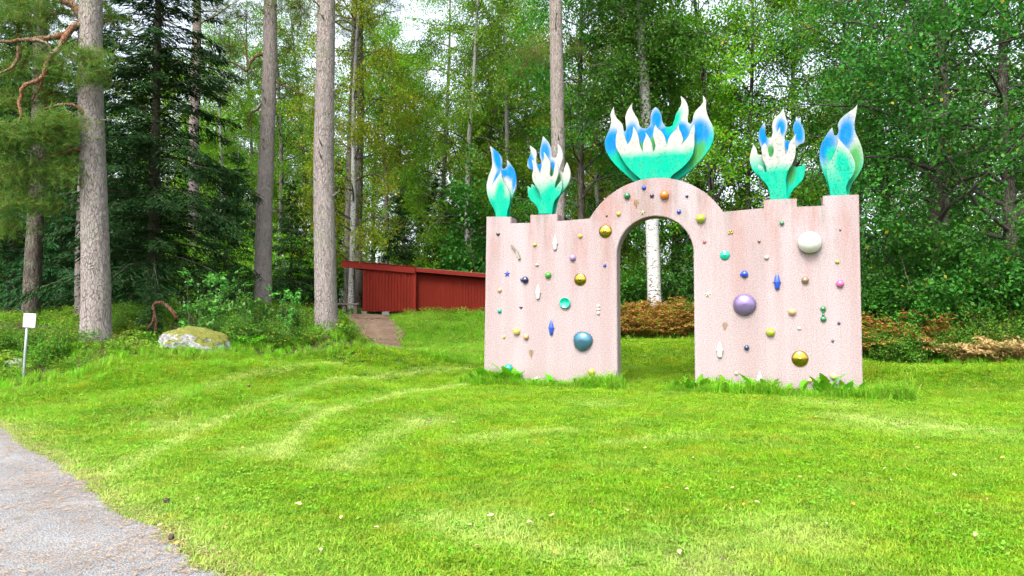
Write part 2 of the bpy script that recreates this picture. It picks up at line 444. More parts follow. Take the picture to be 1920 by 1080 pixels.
grey = k.math('MULTIPLY', k.maprange(k.noise(k.coord('Object', (1, 1, .2)), 2.6, 6, .7), .5, .7), k.math('MULTIPLY', hi, hi))
c = k.mix(k.math('MULTIPLY', grey, .95), c, (0.162, 0.134, 0.12))
c = k.mix(k.maprange(blot, .5, .8, 0, .3), c, (0.28, 0.224, 0.207))
base_d = k.math('MULTIPLY', k.maprange(sep.outputs['Z'], .45, .0, 0, 1), k.maprange(blot, .3, .7))
c = k.mix(k.math('MULTIPLY', base_d, .5), c, (0.202, 0.168, 0.134))
c = k.mix(k.maprange(sp, .42, .58), k.mix(1.0, c, (.77, .73, .73), 'MULTIPLY'), k.mix(1.0, c, (1.12, 1.11, 1.11), 'MULTIPLY'))
dk = k.maprange(sp2, .69, .72)
c = k.mix(k.math('MULTIPLY', dk, .5), c, (0.112, 0.0728, 0.0672))
k.col(c); k.rough(.85); k.b.inputs['Specular IOR Level'].default_value = .25; k.bump(sp, .5, .01)
M_WALL = k.m
wall = link('wall', extrude_outline('gate_wall', out, 0, GTH, .012), M_WALL, gate)

def smooth_outline(raw, ox, oy, s, back):
    """raw: points (x, y[, 1]) in an enlarged view; 1 marks a pointed tip or notch. Rounded between points."""
    n = len(raw); P2 = [W(ox + p[0] / s, oy + p[1] / s, back)[:2] for p in raw]; C = [len(p) > 2 for p in raw]
    res = []
    for i in range(n):
        p0, p1, p2, p3 = (np.array(P2[(i + j - 1) % n]) for j in range(4))
        m1 = np.zeros(2) if C[i] else (p2 - p0) / 2
        m2 = np.zeros(2) if C[(i + 1) % n] else (p3 - p1) / 2
        if C[i]: m1 = (p2 - p1) * .6
        if C[(i + 1) % n]: m2 = (p2 - p1) * .6
        for t in (0, .25, .5, .75):
            t2, t3 = t * t, t ** 3
            q = (2 * t3 - 3 * t2 + 1) * p1 + (t3 - 2 * t2 + t) * m1 + (-2 * t3 + 3 * t2) * p2 + (t3 - t2) * m2
            if not res or np.linalg.norm(q - np.array(res[-1])) > .004: res.append(tuple(q))
    return res

TEAL = (.0, .27, .17); GREEN = (.035, .19, .05); WHITE = (.29, .295, .275); BLUE = (.0, .12, .33)
def flame_mat(name, z0, z1, blobs, ox, oy, s, back, speck=.5, green=None):
    """airbrushed paint: turquoise foot fading to white, blue hearts, dark lichen specks"""
    k = NM(name)
    oc = k.coord('Object'); sep = k.n('ShaderNodeSeparateXYZ'); k.l(oc, sep.inputs[0])
    nz = k.noise(oc, 5, 3); n2 = k.noise(oc, 55, 3, .8)
    za = W(ox, oy + z0 / s, back)[1]; zb = W(ox, oy + z1 / s, back)[1]
    h = k.math('ADD', sep.outputs['Z'], k.math('MULTIPLY', k.math('SUBTRACT', nz, .5), .12))
    f = k.maprange(h, za, zb, 0, 1, True)
    c = k.mix(f, TEAL, WHITE)
    for (bx, by, rx, ry, rot, colr) in blobs:
        s0, zc, d = W(ox + bx / s, oy + by / s, back)
        mp = k.n('ShaderNodeMapping', vector_type='TEXTURE')
        mp.inputs['Location'].default_value = (s0, 0, zc); mp.inputs['Rotation'].default_value = (0, R(rot), 0)
        mp.inputs['Scale'].default_value = (rx * 1.4 / s * d / F, 50, ry * 1.4 / s * d / F)
        tc = k.n('ShaderNodeTexCoord'); k.l(tc.outputs['Object'], mp.inputs['Vector'])
        gr = k.n('ShaderNodeTexGradient', gradient_type='SPHERICAL'); k.l(mp.outputs[0], gr.inputs[0])
        amt = k.maprange(k.math('ADD', gr.outputs['Fac'], k.math('MULTIPLY', k.math('SUBTRACT', n2, .5), .12)), .0, .66, 0, 1, True)
        c = k.mix(amt, c, {'b': BLUE, 't': TEAL, 'g': GREEN, 'w': WHITE}[colr])
    dirt = k.math('MULTIPLY', k.maprange(n2, .53, .64), k.math('MULTIPLY', k.maprange(k.noise(oc, 6, 4), .4, .65), speck))
    c = k.mix(dirt, c, (.08, .075, .055))
    c = k.mix(k.maprange(k.noise(k.coord('Object', (1, 1, .2)), 14, 4), .45, .8, 0, .12), c, (.2, .2, .165))
    mot = k.maprange(k.noise(oc, 24, 5, .8), .5, .62, 0, .75)
    c = k.mix(k.math('MULTIPLY', mot, speck), c, k.mix(1.0, c, (.45, .45, .40), 'MULTIPLY'))
    k.col(c); k.rough(.75); k.b.inputs['Specular IOR Level'].default_value = .05; k.bump(n2, .15, .004)
    return k.m

FL = {}
def flame(label, ox, oy, s, plates):
    root = bpy.data.objects.new('flame', None); COL.objects.link(root); root.parent = gate; root.empty_display_size = .1
    root['label'] = label
    for (nm, y0, y1, raw, z0, z1, blobs, spk) in plates:
        o = smooth_outline(raw, ox, oy, s, y0)
        me = extrude_outline(nm, o, y0, y1, .008)
        link(nm, me, flame_mat(nm + '_paint', z0, z1, blobs, ox, oy, s, y0, spk), root)

Z1 = (900, 240, 5.684); Z2 = (1120, 170, 6.0); Z3 = (1390, 180, 4.908)
FR, BK = (.05, .105), (.19, .245)
A_front = [(168, 955, 1), (168, 900), (150, 820), (125, 750), (113, 690), (118, 640), (145, 580), (185, 525), (210, 490), (222, 452, 1),
           (232, 520), (250, 570), (285, 630), (312, 690), (320, 750), (312, 820), (293, 880), (283, 955, 1)]
A_back = [(170, 955, 1), (150, 870), (110, 800), (80, 720), (70, 650), (72, 590), (95, 500), (125, 420), (128, 330), (115, 250), (103, 188, 1),
          (150, 225), (195, 265), (225, 310), (235, 360), (232, 415), (245, 435), (270, 425), (288, 395), (284, 338, 1),
          (320, 380), (360, 440), (382, 510), (385, 580), (378, 650), (350, 720), (325, 790), (315, 860), (310, 955, 1)]
flame('slim three-lobed flame on the leftmost merlon', *Z1, [
    ('front_flame', *FR, A_front, 800, 640, [(215, 700, 60, 160, 5, 't')], .6),
    ('back_flame', *BK, A_back, 800, 620, [(185, 330, 48, 170, -14, 'b'), (165, 560, 26, 130, 18, 'b'), (330, 470, 60, 100, -18, 'b'), (365, 560, 26, 110, 6, 'b'),
                                          (260, 480, 60, 50, 0, 'b')], .25)])
B_front = [(622, 915, 1), (636, 820), (645, 740), (625, 670), (595, 620), (562, 560), (555, 500), (566, 450), (562, 390), (549, 333, 1), (590, 368), (615, 430),
           (640, 490, 1), (650, 440), (660, 380), (680, 320), (677, 252, 1), (712, 302), (740, 350), (750, 400), (745, 460), (742, 495), (756, 516), (772, 508),
           (785, 470), (792, 420), (808, 368, 1), (832, 400), (840, 440), (832, 500), (810, 560), (798, 610), (806, 640), (832, 598), (874, 552, 1), (876, 600),
           (870, 660), (850, 710), (800, 770), (780, 830), (766, 915, 1)]
B_back = [(632, 915, 1), (600, 830), (540, 770), (512, 710), (505, 618, 1), (540, 634), (549, 596, 1), (590, 622), (640, 660), (690, 600), (650, 500),
          (572, 455), (520, 432), (503, 390), (515, 330), (540, 265), (527, 186, 1), (575, 215), (602, 265), (598, 340), (606, 378), (645, 380), (652, 350), (640, 320), (635, 260), (646, 190),
          (671, 84, 1), (720, 140), (750, 200), (764, 265), (768, 310), (792, 322), (815, 305), (826, 250), (825, 162, 1), (860, 210), (880, 270), (880, 330),
          (862, 390), (852, 445), (872, 472), (890, 468), (896, 430), (925, 362, 1), (945, 410), (963, 480), (955, 550), (930, 610), (885, 680), (850, 720),
          (820, 800), (796, 915, 1)]
flame('many-fingered flame on the second merlon from the left', *Z1, [
    ('front_flame', *FR, B_front, 780, 560, [(740, 720, 70, 150, 20, 't')], .7),
    ('back_flame', *BK, B_back, 760, 560, [(545, 370, 40, 120, -10, 'b'), (695, 260, 62, 130, -6, 'b'), (625, 420, 50, 60, 0, 'b'), (770, 420, 40, 80, 0, 'b'), (570, 700, 70, 90, 20, 't'),
                                          (830, 560, 40, 90, 0, 'g'), (760, 490, 30, 60, 0, 'g')], .3)])
C_front = [(480, 1010, 1), (480, 986), (420, 940), (350, 870), (300, 800), (250, 710), (215, 640), (205, 570), (213, 500), (228, 460), (218, 426, 1), (265, 455),
           (300, 500), (325, 570), (340, 606, 1), (370, 560), (395, 490), (404, 402, 1), (440, 460), (465, 530), (475, 600), (495, 655), (514, 690, 1), (512, 630),
           (525, 560), (545, 510), (540, 466, 1), (575, 515), (605, 575), (620, 640), (628, 692, 1), (655, 630), (645, 570), (630, 510), (635, 440), (652, 383, 1),
           (680, 425), (730, 470), (760, 530), (775, 590), (788, 614, 1), (795, 560), (820, 505), (860, 460), (895, 420), (912, 382, 1), (920, 430), (945, 480),
           (960, 540), (958, 575), (938, 608, 1), (990, 560), (1030, 500), (1060, 420), (1090, 372, 1), (1095, 440), (1091, 520), (1090, 620), (1070, 720),
           (1020, 800), (950, 870), (870, 930), (826, 974), (826, 1010, 1)]
C_back = [(440, 1050, 1), (405, 1012), (350, 970), (270, 900), (190, 820), (130, 740), (95, 670), (82, 600), (90, 540), (115, 480), (140, 420), (155, 340), (148, 260),
          (183, 178, 1), (190, 245), (215, 305), (260, 350), (285, 390), (294, 440), (308, 460), (324, 428), (318, 360), (315, 290), (340, 220), (391, 138, 1),
          (390, 200), (420, 265), (455, 320), (470, 380), (490, 412), (530, 425), (575, 408), (600, 350), (598, 280), (620, 215), (655, 185), (695, 220), (720, 280),
          (730, 340), (755, 390), (790, 408), (840, 392), (865, 330), (885, 260), (920, 200), (945, 140), (937, 56, 1), (985, 100), (1015, 160), (1025, 230),
          (1018, 300), (1020, 350), (1045, 370), (1070, 340), (1080, 280), (1110, 220), (1160, 170), (1190, 120), (1184, 50, 1), (1220, 95), (1222, 160),
          (1225, 220), (1250, 300), (1290, 380), (1310, 460), (1305, 550), (1270, 640), (1200, 740), (1110, 840), (1010, 930), (925, 990), (880, 1050, 1)]
flame('wide crown of white tipped flames on top of the arch', *Z2, [
    ('front_flame', *FR, C_front, 800, 690, [], .7),
    ('back_flame', *BK, C_back, 690, 420, [(160, 570, 105, 150, 10, 'b'), (375, 480, 75, 130, 12, 'b'), (665, 330, 75, 140, 0, 'b'), (500, 520, 70, 110, 0, 'b'), (580, 480, 60, 100, 25, 'b'), (780, 480, 120, 95, 0, 'b'),
                                          (960, 450, 75, 120, -20, 'b'), (1165, 460, 110, 160, -15, 'b'), (860, 350, 60, 160, 30, 't'), (1120, 720, 70, 180, 25, 'g'),
                                          (625, 600, 35, 90, 0, 'g'), (490, 640, 30, 70, 0, 'g')], .3)])
D_front = [(265, 955, 1), (258, 880), (235, 820), (190, 770), (160, 720), (153, 670), (157, 630, 1), (195, 652), (215, 692), (230, 694), (228, 650), (200, 590), (190, 530),
           (185, 480), (215, 428, 1), (240, 470), (248, 520), (265, 560), (288, 552), (300, 500), (290, 450), (288, 390), (325, 340), (355, 286, 1), (362, 340), (385, 385),
           (398, 440), (400, 500), (408, 535), (430, 500), (440, 440), (470, 390), (506, 348, 1), (492, 420), (500, 500), (490, 570), (460, 640), (430, 690), (412, 760),
           (415, 850), (425, 955, 1)]
D_back = [(275, 955, 1), (240, 840), (170, 750), (120, 700), (90, 650), (77, 580), (90, 510), (111, 443, 1), (140, 490), (152, 535), (195, 545), (250, 620), (270, 560), (215, 490), (180, 470), (160, 400),
          (160, 340), (185, 280), (215, 236, 1), (220, 300), (222, 360), (240, 380), (275, 378), (288, 330), (285, 260), (310, 200), (355, 160), (386, 116, 1),
          (405, 180), (422, 250), (420, 310), (400, 370), (404, 405), (440, 412), (478, 395), (485, 340), (475, 290), (490, 240), (520, 215), (546, 190, 1),
          (550, 250), (575, 310), (585, 380), (575, 430), (530, 450), (500, 485), (440, 560), (450, 620), (500, 652), (545, 645), (583, 623, 1), (586, 690), (570, 760), (530, 810), (480, 860),
          (450, 910), (436, 955, 1)]
flame('many-fingered flame on the second merlon from the right', *Z3, [
    ('front_flame', *FR, D_front, 720, 620, [], .9),
    ('back_flame', *BK, D_back, 700, 520, [(200, 370, 45, 120, -8, 'b'), (365, 290, 45, 90, 0, 'b'), (525, 330, 52, 130, -10, 'b'), (430, 450, 40, 60, 0, 'b'), (500, 720, 70, 90, 10, 't'),
                                          (450, 700, 45, 110, 0, 'g'), (265, 510, 40, 60, 0, 'g')], .3)])
E_front = [(820, 920, 1), (810, 840), (790, 750), (785, 690), (805, 630), (840, 570), (870, 500), (887, 430), (881, 373, 1), (920, 420), (965, 470), (1010, 530), (1045, 610),
           (1045, 680), (1020, 740), (980, 800), (965, 850), (975, 920, 1)]
E_back = [(818, 920, 1), (790, 800), (745, 680), (725, 610), (720, 520), (740, 440), (775, 370), (810, 320), (836, 288, 1), (848, 330), (856, 360), (880, 358), (895, 320),
          (890, 260), (915, 210), (970, 160), (1030, 120), (1069, 76, 1), (1058, 160), (1042, 250), (1050, 330), (1085, 410), (1110, 480), (1125, 570), (1115, 650),
          (1080, 720), (1040, 780), (1005, 840), (992, 920, 1)]
flame('tall bud shaped flame on the rightmost merlon', *Z3, [
    ('front_flame', *FR, E_front, 880, 480, [(935, 640, 70, 170, -12, 't')], 1.0),
    ('back_flame', *BK, E_back, 760, 560, [(785, 470, 75, 160, 18, 'b'), (960, 350, 75, 170, 8, 'b'), (840, 540, 60, 80, 0, 't'), (1030, 620, 70, 190, 10, 'g')], .7)])

# ---- glazed ornaments
_gl = {}
def glaze(c, metal=0.0, rough=.12):
    key = (c, metal, rough)
    if key not in _gl:
        k = NM('glaze'); oc = k.coord(); nz = k.noise(oc, 25, 3)
        k.col(k.mix(nz, tuple(x * .82 for x in c), tuple(min(1, x * 1.12) for x in c))); k.rough(rough)
        k.b.inputs['Metallic'].default_value = metal
        k.b.inputs['Coat Weight'].default_value = 0.0 if metal else .6; k.b.inputs['Coat Roughness'].default_value = .07
        _gl[key] = k.m
    return _gl[key]
def lathe(prof, seg=20, fn=None):
    """prof: (radius, out) from rim to apex; axis -Y, lying on y=0"""
    g = []; n = len(prof)
    for (r, o) in prof:
        for j in range(seg):
            a = 2 * math.pi * j / seg; rr = r if fn is None else r * fn(a)
            g.append((rr * math.cos(a), -o, rr * math.sin(a)))
    q = [(i * seg + j, i * seg + (j + 1) % seg, (i + 1) * seg + (j + 1) % seg, (i + 1) * seg + j) for i in range(n - 1) for j in range(seg)]
    return g, q
def orn(name, u, v, make, mat, label=None, smooth=True, rot=0.0):
    s, z, d = W(u, v); px = d / F
    vs, fs = make(px)
    me = bpy.data.meshes.new(name); me.from_pydata([tuple(x) for x in vs], [], fs); me.update()
    bm = bmesh.new(); bm.from_mesh(me); bmesh.ops.recalc_face_normals(bm, faces=bm.faces); bm.to_mesh(me); bm.free()
    if smooth: me.polygons.foreach_set('use_smooth', np.ones(len(me.polygons), dtype=bool))
    o = link(name, me, mat, gate); o.location = (s, 0, z); o.rotation_euler = (0, rot, 0)
    if label: o['label'] = label
    return o
def ball_shape(r, flat=.92):
    def mk(px):
        rr = r * px; return lathe([(rr * .9, -.004)] + [(rr * math.cos(a), rr * flat * (.2 + math.sin(a))) for a in np.linspace(-.2, math.pi / 2 - .02, 11)], 22)
    return mk
def dome_shape(r, hgt=.42, nip=True):
    def mk(px):
        rr = r * px; pr = [(rr * math.cos(a), rr * hgt * math.sin(a)) for a in np.linspace(-.02, math.pi / 2 - .25, 8)]
        if nip: pr += [(rr * .22, rr * hgt * .985), (rr * .19, rr * hgt * 1.05), (rr * .14, rr * (hgt * 1.06)), (rr * .12, rr * (hgt + .06)), (rr * .05, rr * (hgt + .1)), (.0005, rr * (hgt + .11))]
        else: pr += [(rr * .12, rr * hgt), (.0005, rr * hgt * 1.005)]
        return lathe(pr, 28)
    return mk
def dish_shape(r):
    def mk(px):
        rr = r * px; return lathe([(rr * .8, -.003), (rr, .03), (rr, .045), (rr * .88, .047), (rr * .72, .03), (rr * .5, .022), (rr * .2, .02), (.0005, .02)], 28)
    return mk
def shell_shape(r, squeeze=1.0):
    def mk(px):
        rr = r * px; seg = 44; g = []; q = []; n = 9
        for i in range(n):
            a = (math.pi / 2 - .03) * i / (n - 1)
            for j in range(seg):
                t = 2 * math.pi * j / seg; rib = (1 + (.06 if j % 2 else -.05) * math.cos(a))
                rad = rr * math.cos(a) * rib * (1 + .05 * math.sin(3 * t + .6) * squeeze)
                g.append((rad * math.cos(t), -(rr * .55 * math.sin(a) + .004 + (.014 if j % 2 else 0)), rad * math.sin(t) * 1.0))
        q = [(i * seg + j, i * seg + (j + 1) % seg, (i + 1) * seg + (j + 1) % seg, (i + 1) * seg + j) for i in range(n - 1) for j in range(seg)]
        return g, q
    return mk
def star_shape(r):
    def mk(px):
        rr = r * px; g = [(0, -.03, 0), (0, .002, 0)]
        for j in range(10):
            a = math.pi / 2 + j * math.pi / 5; q = rr * (1.1 if j % 2 == 0 else .45)
            g.append((q * math.cos(a), -.004, q * math.sin(a)))
        f = [(0, 2 + j, 2 + (j + 1) % 10) for j in range(10)] + [(1, 2 + (j + 1) % 10, 2 + j) for j in range(10)]
        return g, f
    return mk
def spindle_shape(h, w):
    """rocket shaped bud: pointed top, cuff with two ears, blunt foot"""
    def mk(px):
        hh, ww = h * px / 2, w * px / 2; g = []; q = []
        pr = [(-1, .55), (-.95, .66), (-.8, .74), (-.6, .82), (-.35, .9), (-.2, .95), (-.15, 1.2), (-.08, 1.2), (-.03, .95), (.15, .9), (.4, .74), (.65, .5), (.85, .27), (1, .04)]
        seg = 12
        for (zz, r) in pr:
            for j in range(seg):
                a = 2 * math.pi * j / seg; e = r if r < 1.1 else (.95 + .3 * max(0, abs(math.cos(a)) - .6) / .4)
                g.append((ww * e * math.cos(a), -ww * .35 - ww * .8 * min(e, 1.0) * math.sin(a), hh * zz))
        q = [(i * seg + j, i * seg + (j + 1) % seg, (i + 1) * seg + (j + 1) % seg, (i + 1) * seg + j) for i in range(len(pr) - 1) for j in range(seg)]
        q.append(tuple(range(seg)))
        return g, q
    return mk
def leaf_shape(h):
    def mk(px):
        hh = h * px; g = []; f = []
        for i in range(7):
            t = i / 6; zc = -hh * .42 + hh * .84 * t; ln = hh * .36 * math.sin(math.pi * (.18 + .7 * t)) * 1.0
            for sgn in (-1, 1):
                b = len(g); g += [(0, -.02, zc), (sgn * ln, -.008, zc + ln * .75), (sgn * ln * .9, -.006, zc + ln * .5), (0, -.014, zc - hh * .05)]; f.append((b, b + 1, b + 2, b + 3))
        b = len(g); g += [(-.006, -.006, -hh * .6), (.006, -.006, -hh * .6), (.004, -.028, hh * .55), (-.004, -.028, hh * .55)]; f.append((b, b + 1, b + 2, b + 3))
        return g, f
    return mk
def heart_shape(r):
    def mk(px):
        rr = r * px; g = [(0, -.03, 0)]; n = 16
        for j in range(n):
            t = 2 * math.pi * j / n; g.append((rr * math.sin(t) ** 3, -.003, rr * (.81 * math.cos(t) - .31 * math.cos(2 * t) - .12 * math.cos(3 * t) - .06 * math.cos(4 * t))))
        return g, [(0, 1 + j, 1 + (j + 1) % n) for j in range(n)]
    return mk
def multi(items):
    """several balls as one ornament: (dx, dy, r)"""
    def mk(px):
        G_, Q_ = [], []
        for (dx, dy, r) in items:
            v_, q_ = ball_shape(r, .85)(px); b = len(G_)
            G_ += [(x + dx * px, y, z - dy * px) for x, y, z in v_]; Q_ += [tuple(i + b for i in f) for f in q_]
        return G_, Q_
    return mk
def rod_shape(x0, z0, x1, z1, w):
    def mk(px):
        a = np.array([x0, z0]) * px; b = np.array([x1, z1]) * px; t = (b - a) / np.linalg.norm(b - a); n = np.array([-t[1], t[0]]) * w * px / 2
        g = []
        for (p, s) in ((a, 1), (a, -1), (b, -1), (b, 1)):
            q = p + n * s; g += [(q[0], -.002, -q[1]), (q[0], -.04, -q[1])]
        return g, [(0, 2, 4, 6), (1, 3, 5, 7), (0, 1, 3, 2), (2, 3, 5, 4), (4, 5, 7, 6), (6, 7, 1, 0)]
    return mk
cNAVY = (0.0048, 0.0072, 0.054); cBLUE = (0.006, 0.042, 0.33); cGREEN = (0.03, 0.216, 0.012); cTEAL = (0, 0.252, 0.168); cORANGE = (0.432, 0.12, 0.009); cPEACH = (0.468, 0.252, 0.12)
cYEL = (0.372, 0.33, 0.024); cLIME = (0.216, 0.27, 0.012); cWHITE = (0.468, 0.462, 0.42); cLILAC = (0.228, 0.144, 0.33); cPINK = (0.396, 0.072, 0.216); cBROWN = (0.12, 0.072, 0.036); cDARK = (0.012, 0.0072, 0.018)
cDG = (0.009, 0.12, 0.036); cPURPLE = (0.06, 0.006, 0.096)
gGOLD = glaze((0.372, 0.264, 0.042), 1.0, .24); gSIL = glaze((0.3, 0.3, 0.33), .9, .25)
BALLS = [  # u, v, radius in picture, colour, label
    (1003, 459, 3.6, cLIME, None), (1028, 516, 6.2, cGREEN, 'apple green ball'), (937, 544, 4, cPEACH, None), (937, 583, 4, cTEAL, None), (1160, 401, 4.2, cYEL, None),
    (1137.5, 405, 2, cDARK, None), (1088, 442.5, 4, cYEL, None), (1074, 483.5, 6, cLILAC, 'lilac ball'), (1134, 498, 3, cBLUE, None), (969, 621, 7, (0.45, 0.348, 0.06), 'yellow ball'),
    (986.5, 631, 5.6, cPEACH, 'peach ball'), (945, 632, 2.6, cYEL, None), (954, 690, 8, cTEAL, 'turquoise ball low on the left'), (1109.5, 697, 6.7, (0.33, 0.288, 0.03), 'mustard ball'),
    (1007, 711, 4.4, cWHITE, None), (1066, 718, 2.4, cDARK, None), (1007, 497, 3, (0.27, 0.252, 0.216), None),
    (1176, 367.5, 6, cDG, 'green ball on the arch'), (1207.5, 352, 4.2, cBLUE, None), (1222.5, 367, 4, cNAVY, None), (1246, 366, 8.6, cORANGE, 'orange ball on the arch'), (1288, 368, 3, cNAVY, None),
    (1273, 397, 4, cBLUE, None), (1314, 410, 8.6, cLIME, 'yellow green ball beside the arch'), (1321, 453, 3.2, (0.42, 0.09, 0.108), None), (1423.5, 452.5, 3, cBROWN, None),
    (1466, 418.7, 4.2, cDG, None), (1575.6, 431, 2.2, cBROWN, None), (1437, 483, 4.2, (0.45, 0.3, 0.27), None), (1509.6, 525.4, 6.6, (0.144, 0.102, 0.054), 'bronze ball'),
    (1575, 532, 7, cPINK, 'pink ball'), (1570, 491, 3.6, cLIME, None), (1485.4, 584.3, 7, cPEACH, 'peach ball on the right half'), (1573, 606, 2.8, cPURPLE, None),
    (1444.7, 623, 8, cLIME, 'olive green ball'), (1400, 652, 4.9, (0.0048, 0.024, 0.084), None), (1498.8, 615.4, 3.1, cWHITE, None), (1561.4, 639, 2.7, (0.06, 0.06, 0.078), None),
    (1380.4, 699.6, 3.5, (0.372, 0.342, 0.252), None), (1518, 713.6, 4, cPEACH, None), (1563, 705.4, 6.2, (0.3, 0.45, 0.12), 'pale lime ball'), (1332.4, 725, 6.2, cBLUE, 'blue ball in the weeds'),
    (1479, 732, 5.2, cTEAL, None), (1330, 453, 0, cPINK, None), (1499, 640, 0, cDARK, None)]
for (u, v, r, c, lab) in BALLS:
    if r: orn('ball', u, v, ball_shape(r), glaze(c), lab)
orn('ball', 1518, 455, ball_shape(21, .95), glaze((0.468, 0.456, 0.432), 0, .2), 'large white ball')
orn('dome', 1135, 434, dome_shape(12.4), gGOLD, 'polished gold dome beside the arch')
orn('dome', 1088, 524, dome_shape(11.8), gGOLD, 'polished gold dome with a ring')
orn('dome', 1500, 672.8, dome_shape(15, .4, True), gGOLD, 'large gold dome low on the right half')
orn('dome', 1359, 478.5, dome_shape(9.2, .5), glaze(cTEAL), 'green dome with a nipple')
orn('dish', 1060, 568, dish_shape(10.4), glaze((0, 0.27, 0.18)), 'hollow turquoise dish')
orn('shell', 1093, 639, shell_shape(18), glaze((0.054, 0.15, 0.216), .5, .28), 'ribbed blue grey shell')
orn('shell', 1396, 571, shell_shape(20, .3), glaze((0.198, 0.144, 0.3), .5, .28), 'ribbed lilac shell')
orn('star', 951, 514, star_shape(6.2), glaze(cBLUE), 'blue star', False)
orn('star', 1205, 398.5, star_shape(5.6), glaze((0.372, 0.33, 0.21)), 'cream star on the arch', False)
orn('star', 1327, 552, star_shape(6.8), glaze((0.42, 0.39, 0.3)), 'cream star', False)
for (u, v, h, w, c, lab) in ((1041, 455, 27, 9, cWHITE, 'white bud'), (1009, 547, 27, 9.5, cWHITE, 'white bud'), (1034, 613, 28, 9.5, cBLUE, 'blue bud'), (1457, 527, 30, 11.5, cBLUE, 'blue bud'),
                             (1349.7, 655, 30, 11, cWHITE, 'white bud'), (1424.5, 711.6, 31, 11, cWHITE, 'white bud')):
    orn('bud', u, v, spindle_shape(h, w), glaze(c, 0, .3), lab)
for (u, v) in ((1193, 382), (996, 663), (1359.4, 612)): orn('leaf_ornament', u, v, leaf_shape(15), glaze((.30, .19, .03), 0, .35), 'gold leaf', False)
orn('heart', 934, 440, heart_shape(4), glaze(cDARK), 'dark heart', False)
orn('heart', 977, 577, heart_shape(3.4), glaze(cPURPLE), 'purple heart', False)
orn('bead_cluster', 985, 525, multi([(0, 0, 6.6), (-6.5, -.5, 3.4)]), glaze(cNAVY), 'navy ball with a knob')
orn('bead_cluster', 1396, 514, multi([(0, 0, 6.6), (-5.5, 1, 2.8), (-2, -5, 1.8)]), glaze(cBLUE), 'blue ball with knobs')
orn('bead_cluster', 1369.5, 436, multi([(-2.4, 1.6, 2.2), (2.4, 1.4, 2.2), (0, -2, 2.2), (3.8, -1.4, 1.5)]), gGOLD, 'cluster of gold beads')
orn('bead_cluster', 1122, 580, multi([(0, -6.4, 3.4), (0, 0, 3.4), (0, 6.8, 3.4)]), glaze((0.468, 0.372, 0.33)), 'column of three pale beads')
orn('bead_cluster', 1543.5, 588.5, multi([(0, -9.5, 5.2), (0, -3.2, 2.3), (0, 1.8, 2.5), (0, 9.8, 5.4)]), glaze(cDG), 'green dumbbell of beads')
orn('bracket', 967, 472, rod_shape(-8, -12, 2, -1, 3.4), glaze((0.18, 0.162, 0.12), .6, .4), 'bent grey strip', False)
orn('bracket', 967, 472, rod_shape(2, -2, 8, 14, 4.4), glaze((0.252, 0.228, 0.168), .6, .4), None, False)

# ------------------------------------------------------------------ red shed
k = NM('falu_red_paint')
oc = k.coord('Object', (1, 1, .15)); nz = k.noise(oc, 14, 5, .6); oi = k.n('ShaderNodeObjectInfo')
c = k.mix(nz, (.105, .010, .006), (.155, .017, .009))
c = k.mix(k.maprange(oi.outputs['Random'], 0, 1, 0, .35), c, (.085, .01, .007))
k.col(c); k.rough(.85); k.b.inputs['Specular IOR Level'].default_value = .08; k.bump(nz, .3, .01)
M_RED = k.m
M_REDF = plain('red_fascia_paint', (.135, .013, .008), .75, 0, .2, 20, spec=.1)
M_ROOF = plain('mossy_roof_felt', (.07, .075, .03), .95, 0, .4, 25)
M_BLOCK = plain('grey_concrete_block', (.15, .145, .13), .9, 0, .2, 12)
M_DARKW = plain('dark_underside', (.05, .02, .015), .9)
sh0 = P(680, 584, 25.0); sh1 = P(779, 584, 25.0); sh2 = P(1000, 584, 25.0)
zb = sh0.z
shed = empty('red_shed', (sh0.x, 25.0, zb), 0, 'low red board shed with sloping roof standing left of the pink gate', 'shed')
px25 = 25.0 / F
wL = (779 - 680) * px25; wR = (1030 - 779) * px25; rec = .22
zt = lambda x: (584 - 503) * px25 - x * .085             # top of boards along the wall
def board(x0, x1, y, zlo, name='plank', th=.022, slope=True):
    bm = bmesh.new()
    ztop0, ztop1 = zt(x0), zt(x1)
    vs = [bm.verts.new(p) for p in ((x0, y - th, zlo), (x1, y - th, zlo), (x1, y - th, ztop1), (x0, y - th, ztop0), (x0, y, zlo), (x1, y, zlo), (x1, y, ztop1), (x0, y, ztop0))]
    for f in ((0, 1, 2, 3), (5, 4, 7, 6), (4, 0, 3, 7), (1, 5, 6, 2), (3, 2, 6, 7), (4, 5, 1, 0)): bm.faces.new([vs[i] for i in f])
    return link(name, bm_mesh(name, bm, bevel=.003), M_RED, shed)
rr = random.Random(5)
def board_wall(x0, x1, y, pitch):
    n = int(round((x1 - x0) / pitch)); w = (x1 - x0) / n
    for i in range(n):
        a = x0 + i * w; board(a + .002, a + w - .002, y, rr.uniform(-.012, .012))
        board(a + w - .022, a + w + .022, y - .0235, rr.uniform(-.01, .012) , 'batten', .034)
board_wall(0, wL, 0, .112)
board_wall(wL, wL + wR, rec, .112)
bm = bmesh.new(); box(bm, (wL - .02, rec / 2, .62), (.03, rec - .03, 1.2)); link('return_board', bm_mesh('return_board', bm), M_RED, shed)
bm = bmesh.new(); box(bm, (wL - .035, -.026, .70), (.11, .05, 1.38)); link('corner_board', bm_mesh('corner_board', bm, bevel=.004), M_REDF, shed)
bm = bmesh.new(); box(bm, (wL / 2, 1.6, .55), (wL - .08, .03, 1.0)); box(bm, (.02, .8, .6), (.03, 1.5, 1.15)); link('wall', bm_mesh('inner_wall', bm), M_RED, shed)
